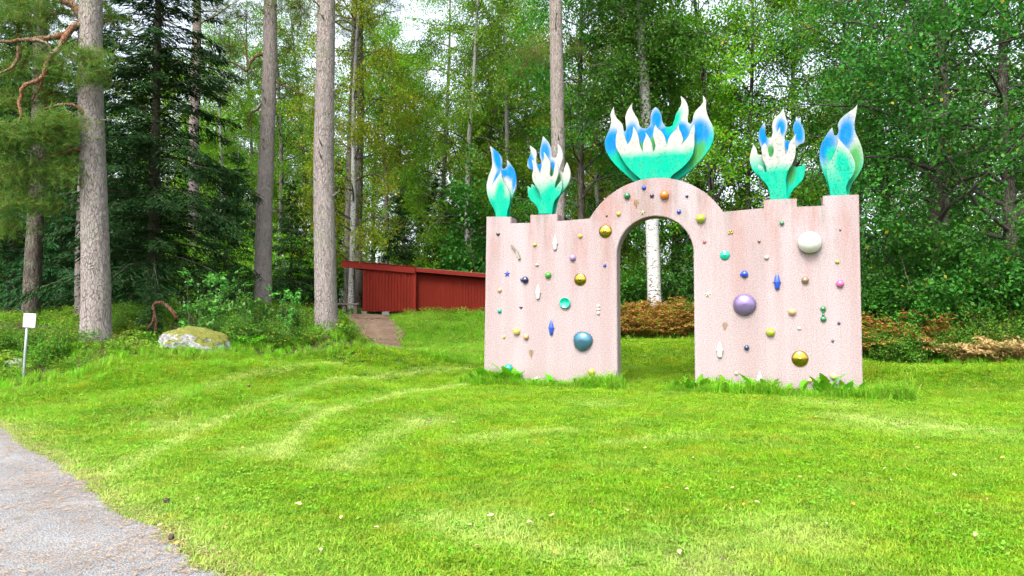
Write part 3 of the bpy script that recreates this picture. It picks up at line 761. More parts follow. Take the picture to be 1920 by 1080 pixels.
def slab(name, x0, x1, y0, y1, zo, th, mat):
    bm = bmesh.new(); f = lambda x: zt(x) + zo
    vs = [bm.verts.new(p) for p in ((x0, y0, f(x0)), (x1, y0, f(x1)), (x1, y0, f(x1) + th), (x0, y0, f(x0) + th), (x0, y1, f(x0)), (x1, y1, f(x1)), (x1, y1, f(x1) + th), (x0, y1, f(x0) + th))]
    for q in ((0, 1, 2, 3), (5, 4, 7, 6), (4, 0, 3, 7), (1, 5, 6, 2), (3, 2, 6, 7), (4, 5, 1, 0)): bm.faces.new([vs[i] for i in q])
    return link(name, bm_mesh(name, bm, bevel=.006), mat, shed)
slab('roof', -.72, wL + wR + .2, -.05, 2.6, .05, .10, M_DARKW)
slab('roof_felt', -.73, wL + wR + .2, -.03, 2.62, .152, .05, M_ROOF)
slab('fascia', -.76, wL - .01, -.115, -.053, -.03, .235, M_REDF)
slab('fascia', wL + .0, wL + wR + .2, -.085, -.053, .03, .15, M_REDF)
slab('drip_edge', -.78, wL + .02, -.14, -.03, .207, .02, M_REDF)
for i, bx_ in enumerate((.06, .85, wL - .12, wL + 1.0, wL + 2.2)):
    bm = bmesh.new(); box(bm, (bx_, .1 if bx_ < wL else rec + .08, -.11), (.22 + .04 * (i % 2), .3, .22)); link('foundation_block', bm_mesh('foundation_block', bm, bevel=.012), M_BLOCK, shed)

# bench beside the shed
M_GREYW = plain('weathered_grey_wood', (.10, .08, .06), .9, 0, .3, 18)
bz = h1(-6.15, 24.6); bench = empty('log_bench', (-6.15, 24.6, bz), 0, 'low weathered plank bench at the left end of the red shed', 'bench')
bm = bmesh.new(); box(bm, (0, 0, .40), (1.3, .30, .07)); link('seat', bm_mesh('seat', bm, bevel=.012), M_GREYW, bench)
for bx_ in (-.45, .12, .52):
    bm = bmesh.new(); box(bm, (bx_, 0, .17), (.13, .22, .385)); link('leg', bm_mesh('leg', bm, bevel=.015), M_GREYW, bench)

# small information sign
sp = P(43, 717, 11); szb = h1(sp.x, sp.y)
sign = empty('information_sign', (sp.x, sp.y, szb - .02), R(8), 'small white notice on a thin grey post at the path edge', 'sign')
g = Geo(); g.tube([(0, 0, -.15), (.02, 0, .5), (.045, 0, 1.02)], [.02, .02, .02], 12); 
link('post', g.mesh('post'), plain('galvanised_steel', (.3, .33, .34), .45, .6, .1), sign)
bm = bmesh.new(); box(bm, (.035, -.03, 1.0), (.185, .014, .225)); pnl = link('panel', bm_mesh('panel', bm, bevel=.004), plain('sign_white', (.46, .46, .455), .4, 0, .04), sign)
pnl.rotation_euler = (0, R(3), 0)
M_INK = plain('printed_ink', (.12, .13, .15), .7); M_INKG = plain('pale_print', (.17, .18, .2), .7)
bm = bmesh.new()
for i in range(8):
    w_ = .13 if i else .06
    box(bm, (.035 - (.13 - w_) / 2, -.0385, 1.085 - i * .023), (w_, .001, .009 if i else .016))
t_ = link('printed_lines', bm_mesh('printed_lines', bm), M_INKG, pnl); t_['kind'] = 'stuff'

# ------------------------------------------------------------------ bark and foliage materials
def bark_mat(name, lo, hi, crack, zc0, zc1, stretch=.34, scale=24, lichen=(.17, .19, .13), bump=1.0, lich_amt=.5):
    k = NM(name); oc = k.coord('Object', (1, 1, stretch)); o1 = k.coord('Object')
    vo = k.n('ShaderNodeTexVoronoi', feature='DISTANCE_TO_EDGE'); vo.inputs['Scale'].default_value = scale
    wob = k.n('ShaderNodeTexNoise'); k.set(wob, Scale=7, Detail=3); k.l(oc, wob.inputs['Vector'])
    vv = k.n('ShaderNodeMix', data_type='VECTOR'); vv.inputs[0].default_value = .12
    k.l(oc, vv.inputs[4]); k.l(wob.outputs['Color'], vv.inputs[5]); k.l(vv.outputs[1], vo.inputs['Vector'])
    n1 = k.noise(oc, 40, 4, .7); n2 = k.noise(o1, 2.5, 4)
    sep = k.n('ShaderNodeSeparateXYZ'); k.l(o1, sep.inputs[0])
    c = k.mix(k.maprange(sep.outputs['Z'], zc0, zc1), lo, hi)
    c = k.mix(k.maprange(n2, .48, .66, 0, lich_amt), c, lichen)
    c = k.mix(k.maprange(n1, .3, .7), k.mix(1.0, c, (.68, .66, .65), 'MULTIPLY'), k.mix(1.0, c, (1.15, 1.13, 1.12), 'MULTIPLY'))
    e = k.maprange(k.math('ADD', vo.outputs['Distance'], k.math('MULTIPLY', k.math('SUBTRACT', k.noise(oc, 11, 4, .7), .42), .35)), -.02, .13)
    c = k.mix(e, crack, c)
    k.col(c); k.rough(.92); k.b.inputs['Specular IOR Level'].default_value = .15
    k.bump(k.math('ADD', e, k.math('MULTIPLY', n1, .5)), bump, .02)
    return k.m
M_PINE = bark_mat('pine_bark', (.235, .205, .197), (.23, .19, .165), (.14, .115, .108), 3, 13, lich_amt=.35)
M_PINE_RED = bark_mat('red_pine_branch', (.17, .085, .05), (.18, .09, .05), (.07, .035, .02), 0, 3, .6, 14)
M_DARKBARK = bark_mat('dark_bark', (.085, .072, .06), (.07, .06, .05), (.025, .02, .018), 2, 10)
M_GREYBARK = bark_mat('grey_bark', (.17, .155, .135), (.10, .09, .078), (.05, .042, .035), 2, 8)
M_LIMB = plain('dark_twig_bark', (.045, .036, .03), .9)
k = NM('birch_bark')
o1 = k.coord('Object', (1, 1, 2.6)); o2 = k.coord('Object', (1, 1, .8)); oc = k.coord('Object')
n1 = k.noise(o1, 8, 5, .7); n2 = k.noise(o2, 5, 5, .65); n3 = k.noise(k.coord('Object', (1, 1, 6)), 14, 3)
sep = k.n('ShaderNodeSeparateXYZ'); k.l(oc, sep.inputs[0])
c = k.mix(n2, (.30, .295, .28), (.42, .415, .40))
c = k.mix(k.maprange(sep.outputs['Z'], 4.5, 8.0, 0, .72), c, (.10, .09, .08))  # upper stem darkened in the bark colour, imitating its backlit look
thr = k.maprange(sep.outputs['Z'], 0, 2.5, .06, 0)
c = k.mix(k.maprange(k.math('ADD', n1, thr), .565, .615), c, (.03, .027, .025))
c = k.mix(k.maprange(n3, .62, .68, 0, .7), c, (.14, .13, .12))
k.col(c); k.rough(.8); k.bump(n1, .4, .012)
M_BIRCH = k.m

L_BIRCH = leaf_mat('birch_leaves', (.075, .20, .012), (.15, .30, .02), (.36, .30, .02), .04, .42, .6, spec=.1)
L_BIRCHY = leaf_mat('yellowing_birch_leaves', (.13, .22, .012), (.24, .30, .018), (.44, .33, .02), .10, .42, .6, spec=.1)
L_ALDER = leaf_mat('dark_green_leaves', (.032, .135, .016), (.07, .21, .022), (.2, .2, .02), .012, .35, .6, spec=.12)
L_HAZEL = leaf_mat('hazel_leaves', (.022, .125, .018), (.06, .20, .026), (.26, .22, .02), .012, .32, .6, spec=.12)
L_FRESH = leaf_mat('fresh_leaves', (.10, .27, .014), (.18, .37, .02), (.38, .33, .02), .03, .42, .6, spec=.1)
L_SAPL = leaf_mat('sapling_leaves', (.055, .22, .028), (.12, .32, .05), (.3, .32, .04), .03, .38, .5)
L_SPRUCE = leaf_mat('spruce_needles', (.010, .045, .012), (.024, .075, .018), None, .0, .15, .7, spec=.08)
L_PINE = leaf_mat('pine_needles', (.06, .14, .025), (.12, .20, .03), (.24, .15, .03), .10, .28, .6, spec=.12)
L_FERN = leaf_mat('rust_fern', (.18, .07, .02), (.52, .245, .07), (.12, .25, .02), .22, .3, .8, spec=.05)
L_FERNP = leaf_mat('pale_tan_fern', (.36, .23, .10), (.46, .31, .14), (.2, .26, .05), .10, .3, .7)
L_BERRY = leaf_mat('undergrowth_leaves', (.05, .15, .014), (.11, .24, .025), (.30, .24, .03), .03, .34, .6, spec=.1)
L_WEED = leaf_mat('weed_leaves', (.07, .27, .010), (.13, .37, .018), None, 0, .35, .6, spec=.1)

# ------------------------------------------------------------------ tree builders (each returns trunk mesh, crown mesh)
def polyline(rs, p, d, ln, n, wander, grav=0.0):
    pts = [np.array(p, float)]; d = np.array(d, float); d /= np.linalg.norm(d)
    for i in range(n):
        d = d + rs.normal(0, wander, 3) + np.array([0, 0, grav]); d /= np.linalg.norm(d)
        pts.append(pts[-1] + d * ln / n)
    return np.array(pts)

def broadleaf(name, seed, Ht, cb, cr, limbs, nleaf, lsize, trunk_r, barkm, leafm, droop=0.0, spread=.20, lean=.02, up=.9, shape=.5, sides=10):
    rs = np.random.default_rng(seed); g0 = Geo(); g = Geo()
    tp = polyline(rs, (0, 0, -.25), (rs.normal(0, lean), rs.normal(0, lean), 1), Ht + .25, 16, .022)
    tt = np.linspace(0, 1, 17); tr = trunk_r * (1 - tt) ** .75 + .012; tr[0] *= 1.35; tr[1] *= 1.08
    g0.tube(tp, tr, sides)
    twigs = []; tw_w = []
    for i in range(limbs):
        t = cb / Ht + (0.97 - cb / Ht) * ((i + rs.random()) / limbs) ** .85
        p = np.array([np.interp(t, tt, tp[:, j]) for j in range(3)])
        az = i * 2.399 + rs.normal(0, .5); rel = (t - cb / Ht) / (1 - cb / Ht)
        ln = cr * (math.sin(math.pi * min(1, .22 + rel * .78)) ** shape) * rs.uniform(.7, 1.2) + .3
        d = (math.cos(az), math.sin(az), up * rs.uniform(.5, 1.2))
        lp = polyline(rs, p, d, ln, 6, .16, -.05 - droop * .12)
        rb = np.interp(t, tt, tr) * .38
        g.tube(lp, np.linspace(min(rb, .035 * ln / 2 + .012), .006, 7), 5)
        for s_ in range(int(4 + ln * 2.2)):
            q = rs.uniform(.25, 1.0); k_ = q * 6; a = int(min(5, k_)); pp = lp[a] + (lp[a + 1] - lp[a]) * (k_ - a)
            dd = unit(lp[a + 1] - lp[a]) * .7 + rs.normal(0, .65, 3)
            l2 = ln * rs.uniform(.22, .48) * (1.15 - .5 * q) + .25
            sp_ = polyline(rs, pp, dd, l2, 4, .22, -.06 - droop * .38)
            g.tube(sp_, np.linspace(.011, .003, 5), 3, False)
            twigs.append(sp_); tw_w.append(l2)
    tw = np.array(twigs); w = np.array(tw_w); w /= w.sum()
    ix = rs.choice(len(tw), nleaf, p=w); q = rs.random(nleaf) ** .7 * 4; a = np.minimum(3, q.astype(int)); fr = (q - a)[:, None]
    twn = unit(rs.normal(0, .45, (len(tw), 3)) + np.array([0, 0, 1.0])); of = rs.normal(0, spread, (nleaf, 3)); of -= twn[ix] * (of * twn[ix]).sum(1, keepdims=True) * .8
    c = tw[ix, a] * (1 - fr) + tw[ix, a + 1] * fr + of
    ax = rs.normal(0, 1, (nleaf, 3)) + np.array([0, 0, -.4 - droop]); nr = rs.normal(0, .42, (nleaf, 3)) + twn[ix]
    sz = lsize * rs.uniform(.65, 1.3, nleaf)
    v, qd = leaf_quads(c, ax, nr, sz, sz * .72)
    tm = g0.mesh(name + '_trunk'); tm.materials.append(barkm)
    lm = g.mesh(name + '_limbs'); lm.materials.append(M_LIMB)
    cm = np_mesh(name + '_crown', v, qd); cm.materials.append(leafm)
    return tm, lm, cm

def spruce(name, seed, Ht, base, rad, nq, trunk_r, leafm=None, q_len=.3):
    rs = np.random.default_rng(seed); g = Geo(); C = []; A = []; N_ = []; S_ = []
    g.tube([(0, 0, -.2), (0, 0, Ht * .5), (0, 0, Ht)], [trunk_r, trunk_r * .55, .01], 9)
    z = base; brs = []
    while z < Ht - .15:
        nb = rs.integers(4, 7); L = rad * ((Ht - z) / (Ht - base)) ** .8 * rs.uniform(.8, 1.15) + .12; a0 = rs.random() * 6.28
        for b in range(nb):
            az = a0 + b * 6.283 / nb + rs.normal(0, .25); l = L * rs.uniform(.65, 1.15)
            d = np.array([math.cos(az), math.sin(az), .15 + .5 * (z / Ht) ** 2])
            p = polyline(rs, (0, 0, z + rs.normal(0, .08)), d, l, 6, .06, -.13 + .06 * (z / Ht))
            g.tube(p, np.linspace(.022, .004, 7) * (.4 + l / 2.5), 3, False); brs.append((p, l))
        z += rs.uniform(.22, .42) * (1 if Ht > 8 else .7)
    w = np.array([l for _, l in brs]); w /= w.sum(); ix = rs.choice(len(brs), nq, p=w)
    bp = np.array([p for p, _ in brs]); bl = np.array([l for _, l in brs])
    q = rs.random(nq) ** .75 * 6; a = np.minimum(5, q.astype(int)); fr = (q - a)[:, None]
    pos = bp[ix, a] * (1 - fr) + bp[ix, a + 1] * fr; dirn = unit(bp[ix, a + 1] - bp[ix, a])
    side = unit(np.cross(dirn, np.array([0, 0, 1.0]))) * np.where(rs.random(nq) < .5, 1, -1)[:, None]
    wid = (bl[ix] * .30 * (1 - q / 8))[:, None] * rs.random((nq, 1))
    ax = dirn * .8 + side * .8 + np.array([0, 0, -.35]) + rs.normal(0, .25, (nq, 3))
    c = pos + side * wid + np.array([0, 0, -1.0]) * wid * rs.uniform(.1, .8, (nq, 1)) + rs.normal(0, .04, (nq, 3))
    sz = q_len * rs.uniform(.6, 1.3, nq)
    v, qd = leaf_quads(c, ax, rs.normal(0, .5, (nq, 3)) + np.array([0, 0, 1.0]), sz, sz * .2)
    tm = g.mesh(name + '_trunk'); tm.materials.append(M_DARKBARK)
    cm = np_mesh(name + '_crown', v, qd); cm.materials.append(leafm or L_SPRUCE)
    return tm, cm

def needle_tufts(rs, c, dirs, n_per, ln, wd):
    """pine needles: thin blades fanning out round the shoot"""
    n = len(c); cc = np.repeat(c, n_per, 0); dd = np.repeat(unit(dirs), n_per, 0)
    ax = unit(dd * .8 + rs.normal(0, .62, (n * n_per, 3))); L = ln * rs.uniform(.6, 1.2, n * n_per)
    pos = cc + dd * rs.uniform(-.5, .5, (n * n_per, 1)) * ln * 1.0
    side = unit(np.cross(ax, rs.normal(0, 1, (n * n_per, 3)))) * wd
    v = np.stack([pos - side * .5, pos + side * .5, pos + ax * L[:, None]], 1).reshape(-1, 3)
    return v, np.arange(n * n_per * 3).reshape(-1, 3)

def rough_trunk(pts, rad, seed, k=56, step=.05, flare=.35, amp=.008):
    """pine trunk with real bark plates and a flaring root collar"""
    pts = np.array(pts, float); pr = resample(np.c_[pts, rad], step); n = len(pr)
    ang = np.arange(k) * 2 * math.pi / k; z0 = pr[0, 2]
    rr_ = np.empty((n, k)); rs = random.Random(seed); ph = [rs.random() * 6.28 for _ in range(3)]
    for i in range(n):
        h = pr[i, 2] - z0; fl = flare * math.exp(-h / .28)
        for j in range(k):
            a = ang[j]; lobes = 1 + fl * (1 + .55 * math.cos(3 * a + ph[0]) + .35 * math.cos(5 * a + ph[1]))
            d = mnoise.voronoi((math.cos(a) * 3.1 + seed, math.sin(a) * 3.1, pr[i, 2] * 3.4), distance_metric='DISTANCE')[0]
            rr_[i, j] = pr[i, 3] * lobes + amp * (min((d[1] - d[0]) * 3.2, 1.0) - .7) + .012 * mnoise.noise((math.cos(a) * .8, math.sin(a) * .8 + seed, pr[i, 2] * .5))
    g = Geo(); g.tube(pr[:, :3], rr_, k); return g

def copy_thing(root, loc, rz, scale, label, group):
    r = root.copy(); COL.objects.link(r); r.location = loc; r.rotation_euler = (0, 0, rz); r.scale = (scale,) * 3
    r['label'] = label; r['group'] = group
    for ch in list(root.children):
        c = ch.copy(); COL.objects.link(c); c.parent = r
        for g2 in ch.children:
            e = g2.copy(); COL.objects.link(e); e.parent = c
    return r
def plant(name, meshes, partnames, loc, rz=0, scale=1.0, label='', cat='tree', group=None):
    o = empty(name, loc, rz, label, cat, group); o.scale = (scale,) * 3
    for me, pn in zip(meshes, partnames):
        c = link(pn, me, None, o)
        if pn == 'limbs': c['kind'] = 'stuff'
    return o
TC = ('trunk', 'crown'); TL = ('trunk', 'limbs', 'crown')
B1 = broadleaf('birch_a', 11, 17, 2.6, 3.0, 44, 30000, .088, .15, M_BIRCH, L_BIRCH, .8, .20)
B2 = broadleaf('birch_b', 12, 16, 1.8, 2.7, 42, 28000, .088, .13, M_BIRCH, L_BIRCHY, .9, .22)
B3 = broadleaf('birch_c', 13, 18, 4.0, 2.6, 40, 26000, .085, .14, M_GREYBARK, L_BIRCH, .6, .20)
A1 = broadleaf('alder_a', 14, 15, 1.6, 2.9, 46, 30000, .10, .15, M_GREYBARK, L_ALDER, .1, .22)
A2 = broadleaf('alder_b', 15, 17, 2.4, 3.3, 46, 30000, .10, .17, M_DARKBARK, L_ALDER, .2, .24)
F1 = broadleaf('ash_a', 16, 15, 2.0, 2.8, 44, 28000, .095, .12, M_GREYBARK, L_FRESH, .3, .22, up=1.4)
O1 = broadleaf('oak_a', 17, 12, 1.0, 4.0, 46, 34000, .095, .2, M_DARKBARK, L_HAZEL, .05, .22, up=.6, shape=.35)
S1 = spruce('spruce_a', 21, 14, 1.0, 3.0, 62000, .17, None, .17)
S2 = spruce('spruce_b', 22, 6, .2, 1.7, 22000, .07, None, .13)
S3 = spruce('spruce_c', 23, 3.2, .1, 1.0, 7000, .04, leaf_mat('young_spruce_needles', (.02, .07, .018), (.04, .11, .025), None, 0, .2, .6), .14)

def bush(name, seed, Hh, rad, stems, nleaf, ls, leafm, barkm=M_DARKBARK, spread=.13, upright=1.0, minz=.1):
    rs = np.random.default_rng(seed); g = Geo(); tw = []
    for i in range(stems):
        az = rs.random() * 6.28; tilt = rs.uniform(.05, .6) / upright
        p = polyline(rs, (rs.normal(0, rad * .18), rs.normal(0, rad * .18), -.1), (math.cos(az) * tilt, math.sin(az) * tilt, 1), Hh * rs.uniform(.6, 1.08), 7, .09)
        g.tube(p, np.linspace(.02, .004, 8) * (Hh / 2.5) ** .5, 5)
        for s_ in range(9):
            q = rs.uniform(.12, 1) * 7; a = int(min(6, q)); pp = p[a] + (p[a + 1] - p[a]) * (q - a)
            dd = np.array([rs.normal(0, 1), rs.normal(0, 1), rs.uniform(0, .9) * upright])
            sp_ = polyline(rs, pp, dd, rad * rs.uniform(.3, .75), 4, .15, -.03); g.tube(sp_, np.linspace(.006, .002, 5), 3, False); tw.append(sp_)
    tw = np.array(tw); ix = rs.integers(0, len(tw), nleaf); q = rs.random(nleaf) * 4; a = np.minimum(3, q.astype(int)); fr = (q - a)[:, None]
    c = tw[ix, a] * (1 - fr) + tw[ix, a + 1] * fr + rs.normal(0, spread, (nleaf, 3)); c[:, 2] = np.maximum(c[:, 2], minz * rs.random(nleaf))
    sz = ls * rs.uniform(.6, 1.25, nleaf)
    v, qd = leaf_quads(c, rs.normal(0, 1, (nleaf, 3)) + np.array([0, 0, -.2]), rs.normal(0, .55, (nleaf, 3)) + np.array([0, -.25, 1.0]), sz, sz * .7)
    tm = g.mesh(name + '_stems'); tm.materials.append(barkm); cm = np_mesh(name + '_leaves', v, qd); cm.materials.append(leafm)
    return tm, cm
SF = ('stem', 'foliage')
H1 = bush('hazel_a', 31, 3.6, 2.0, 12, 12000, .12, L_HAZEL)
H2 = bush('hazel_b', 32, 2.4, 1.5, 10, 7500, .105, L_ALDER)
H3 = bush('bramble_a', 33, 1.3, 1.0, 12, 4200, .075, L_BERRY, spread=.1)
H4 = bush('sapling_a', 34, 1.7, .42, 3, 420, .085, L_SAPL, spread=.035, upright=2.2, minz=.3)
H5 = bush('sapling_b', 35, 1.3, .5, 5, 620, .075, L_SAPL, spread=.04, upright=1.5, minz=.2)
H6 = bush('bright_shrub', 36, 3.2, 1.3, 9, 6500, .08, L_FRESH, spread=.14, upright=1.3)

# ------------------------------------------------------------------ the big pines, one by one
def big_pine(label, u, d, base_v, w_px, top_u, top_w, Ht=15, seed=1, flare=.35, blobs=(), branches=(), nt=1.8, crown=True, bark=None):
    b = P(u, base_v, d); gz_ = h1(b.x, b.y)
    rs = np.random.default_rng(seed)
    root = empty('pine_tree', (b.x, b.y, gz_), 0, label, 'pine tree', 'pines with bare grey trunks')
    tx = (top_u - u) / F * d; zt_ = EYE + HZ / F * d - gz_
    r0 = w_px / 2 / F * d; r1 = top_w / 2 / F * d
    zs = np.linspace(-.3, Ht, 12); xs = tx * np.clip(zs / zt_, 0, 1.3) + .03 * np.sin(zs * .7 + seed)
    rad = np.interp(zs, [0, zt_, Ht], [r0, r1, r1 * .45])
    pts = np.c_[xs, .02 * np.cos(zs * .5 + seed), zs]
    g = rough_trunk(pts, rad, seed, flare=flare)
    # broken stubs
    for i in range(8):
        z_ = rs.uniform(1.8, zt_); az = rs.uniform(3.3, 6.1); x_ = np.interp(z_, zs, xs); r_ = np.interp(z_, zs, rad)
        d_ = np.array([math.cos(az), math.sin(az), rs.uniform(-.1, .5)]); o_ = np.array([x_, 0, z_])
        g.tube([o_ + d_ * r_ * .7, o_ + d_ * (r_ + .05), o_ + d_ * (r_ + rs.uniform(.08, .28)) + np.array([0, 0, rs.uniform(-.03, .08)])], [.022, .018, .010], 6)
    link('trunk', g.mesh(name='pine_trunk'), bark or M_PINE, root)
    O = np.array([b.x, b.y, gz_]); V = []; T_ = []; nv = 0; bg = Geo(); allb = []
    for br in branches:                       # (pixel points with distance, start radius)
        pts_, r_ = br
        p = resample(np.array([np.array(P(*q)) - O for q in pts_]), .12); p[1:-1] += rs.normal(0, .012, (len(p) - 2, 3))
        b1 = Geo(); b1.tube(p, np.linspace(r_, r_ * .3, len(p)), 9); link('branch', b1.mesh('pine_branch'), M_PINE_RED, root)
    if crown:                                  # the crown above the picture, spreading branches with needle clumps
        for i in range(16):
            z_ = rs.uniform(Ht * .72, Ht); az = i * 2.4 + rs.normal(0, .3); x_ = np.interp(z_, zs, xs)
            p = polyline(rs, (x_, 0, z_), (math.cos(az), math.sin(az), .35), rs.uniform(1.2, 2.6), 6, .12); bg.tube(p, np.linspace(.045, .01, 7), 5)
            for q in range(5): blobs = list(blobs) + [(p[rs.integers(3, 7)] + rs.normal(0, .25, 3), .42, 26)]
    for bl in blobs:
        if len(bl) == 3 and hasattr(bl[0], 'shape'): c_, r_, n_ = bl; rx = ry = r_
        else:
            u_, v_, d_, rx_, ry_, n_ = bl; c_ = np.array(P(u_, v_, d_)) - O; rx = rx_ / F * d_; ry = ry_ / F * d_
        n_ = int(n_ * nt); nsh = max(3, n_ // 9)
        sub = unit(rs.normal(0, 1, (nsh, 3))) * rs.random((nsh, 1)) ** .5 * np.array([rx, (rx + ry) / 2 * .8, ry])
        ctr = c_ + sub
        for s_ in ctr[::2]:
            p = np.array([c_ + (s_ - c_) * .1 + np.array([.1 * rx, 0, 0]), (c_ + s_) / 2 + np.array([0, 0, -.05]), s_]); bg.tube(p, [.012, .008, .004], 4, False)
        t = np.repeat(ctr, 9, 0) + rs.normal(0, .13, (nsh * 9, 3)) * np.array([1, 1, .6])
        dr = rs.normal(0, .7, (len(t), 3)) + np.array([0, 0, .45])
        v, f = needle_tufts(rs, t, dr, 16, .115, .0065); V.append(v); T_.append(f + nv); nv += len(v)
    if bg.v: link('twigs', bg.mesh('pine_twigs'), M_PINE_RED, root)['kind'] = 'stuff'
    if V: link('crown', np_mesh('pine_crown', np.vstack(V), np.vstack(T_)), L_PINE, root)
    return root
D1 = 12.6
br1 = [([(166, 70, 12.8), (158, 50, 12.7), (142, 44, 12.6), (122, 66, 12.5), (100, 70, 12.4), (60, 72, 12.3), (-20, 82, 12.2)], .075),
       ([(142, 46, 12.6), (128, 60, 12.5), (112, 85, 12.4), (92, 108, 12.3), (78, 148, 12.2), (40, 163, 12.1), (36, 190, 12.1), (42, 222, 12.1), (-10, 256, 12.0)], .06),
       ([(78, 146, 12.2), (68, 178, 12.25), (55, 200, 12.3)], .035),
       ([(166, 232, 12.75), (150, 203, 12.5), (128, 194, 12.4), (95, 200, 12.3), (70, 208, 12.2)], .045),
       ([(158, 38, 12.8), (140, 12, 12.7), (112, -6, 12.6), (70, -40, 12.5)], .10), ([(60, 76, 12.3), (92, 82, 12.3), (100, 104, 12.3)], .04),
       ([(36, 85, 12.2), (34, 110, 12.3), (20, 130, 12.2), (-5, 140, 12.1)], .045),
       ([(168, 285, 12.8), (140, 280, 12.5), (90, 290, 12.4), (40, 312, 12.3)], .03), ([(168, 350, 12.8), (140, 345, 12.6), (95, 352, 12.5)], .025)]
bl1 = [(30, 35, 12.5, 60, 45, 260), (100, 25, 12.9, 55, 35, 180), (110, 120, 12.4, 50, 30, 150), (40, 120, 12.6, 55, 30, 150), (165, 110, 12.2, 42, 26, 130), (175, 145, 12.25, 38, 18, 90),
       (20, 180, 12.7, 45, 35, 130), (70, 245, 12.2, 75, 30, 300), (120, 235, 12.3, 45, 26, 170), (25, 260, 12.1, 50, 26, 200), (45, 320, 12.5, 70, 32, 240), (110, 325, 12.5, 45, 30, 130), (20, 375, 12.6, 55, 32, 180), (75, 385, 12.6, 45, 22, 110),
       (25, 425, 12.8, 45, 22, 100), (95, 170, 12.9, 45, 32, 130), (200, 40, 13.4, 40, 40, 100), (-60, 200, 12.5, 60, 120, 260), (-50, 60, 12.5, 60, 80, 160), (130, 290, 12.9, 40, 24, 90), (-50, 380, 12.8, 60, 60, 140)]
big_pine('thick grey pine with crooked reddish boughs, nearest the information sign', 178, 12.8, 632, 50, 157, 40, 13, 1, .42, bl1, br1, 1.8)
big_pine('grey pine trunk nearest the left end of the red shed', 610, 15.6, 606, 42, 603, 33, 16, 2, .25,
         [(560, 10, 16.5, 45, 40, 120)], [([(606, 20, 15.6), (590, 2, 15.3), (575, -10, 15.2)], .03)])
big_pine('slimmer grey pine rising behind the leafy saplings', 493, 20, 580, 32, 498, 24, 17, 3, .15,
         [(455, 30, 20.2, 45, 45, 150), (430, 90, 20.5, 40, 50, 150), (420, 165, 20.6, 38, 40, 120), (540, 90, 20.4, 38, 40, 110), (545, 160, 20.4, 30, 26, 60), (470, 130, 20.6, 30, 40, 70), (515, 10, 20, 40, 30, 110),
          (405, 20, 21, 45, 50, 150), (395, 110, 21, 35, 60, 120), (560, 40, 20.5, 40, 40, 90)],
         [([(495, 102, 20), (480, 106, 19.9), (468, 118, 19.9), (466, 135, 19.9), (440, 118, 20), (415, 115, 20.2)], .045), ([(496, 190, 20), (482, 205, 19.9), (470, 212, 19.9), (468, 230, 19.8), (455, 245, 19.8)], .04),
          ([(497, 130, 20), (515, 150, 20), (540, 165, 20.1), (570, 180, 20.2)], .04), ([(497, 60, 20), (520, 50, 20), (550, 70, 20.1)], .04), ([(467, 120, 19.9), (458, 80, 20), (445, 50, 20.1)], .03)])
big_pine('tall straight pine trunk right behind the left half of the gate', 1046, 19.5, 600, 29, 1045, 24, 17, 4, .15,
         [(1000, 95, 19.8, 45, 35, 110), (985, 120, 20, 30, 30, 60), (1080, 80, 20.2, 25, 25, 50)], [([(1046, 70, 19.5), (1020, 82, 19.6), (985, 112, 19.8)], .025)])
# further pines
for (lab, u, d, v, w, tu, tw, sd) in (('dark shaded pine trunk at the far left edge', 58, 16.5, 606, 30, 62, 22, 5), ('pale distant pine trunk seen past the dark spruce boughs', 360, 29, 575, 22, 358, 15, 6),
                               ('mossy grey trunk just behind the bench, left of its twin', 652, 27.5, 575, 20, 660, 11, 7), ('grey trunk hidden by the shed roof, right of its twin', 672, 28.5, 575, 16, 671, 11, 8),
                               ('reddish pine trunk deep in the oak foliage at the far right', 1780, 21, 620, 22, 1768, 17, 9), ('trunk half hidden behind the thick crooked pine', 158, 17, 610, 30, 150, 22, 10)):
    big_pine(lab, u, d, v, w, tu, tw, 16, sd, .15, (), (), .6, crown=(sd != 10), bark=M_DARKBARK if sd == 5 else M_GREYBARK if sd in (7, 8) else None)  # far left pine takes the darker bark to stand in for its shade

# birch seen through the arch, thick white trunk
rs = np.random.default_rng(77); bp = P(1228, 606, 22); bz_ = h1(bp.x, bp.y)
bir = empty('birch_tree', (bp.x, bp.y, bz_), 0, 'thick white birch trunk seen through the arch opening', 'birch tree')
zs = np.linspace(-.3, 15, 14); xs = (1208 - 1228) / F * 22 * np.clip(zs / 10.2, 0, 1.4) + .04 * np.sin(zs * .5)
g0 = Geo(); g = Geo(); g0.tube(np.c_[xs, 0 * zs, zs], np.interp(zs, [-.3, .3, 4, 10, 15], [.27, .225, .205, .15, .05]), 20)
tw = []
for i in range(40):
    z_ = rs.uniform(5.6, 14.5); az = i * 2.4; x_ = np.interp(z_, zs, xs)
    p = polyline(rs, (x_, 0, z_), (math.cos(az), math.sin(az), .5), rs.uniform(1.2, 3.0), 6, .14, -.08); g.tube(p, np.linspace(.04, .008, 7), 5)
    for s_ in range(9):
        a = rs.integers(1, 6); q = polyline(rs, p[a], rs.normal(0, 1, 3), rs.uniform(.5, 1.1), 4, .2, -.1); tw.append(q); g.tube(q, np.linspace(.01, .003, 5), 3, False)
tw = np.array(tw); n = 30000; ix = rs.integers(0, len(tw), n); a = rs.integers(0, 4, n); fr = rs.random((n, 1))
c = tw[ix, a] * (1 - fr) + tw[ix, a + 1] * fr + rs.normal(0, .2, (n, 3)); sz = .095 * rs.uniform(.6, 1.3, n)
v, qd = leaf_quads(c, rs.normal(0, 1, (n, 3)) + np.array([0, 0, -.6]), rs.normal(0, .7, (n, 3)) + np.array([0, 0, 1.]), sz, sz * .72)
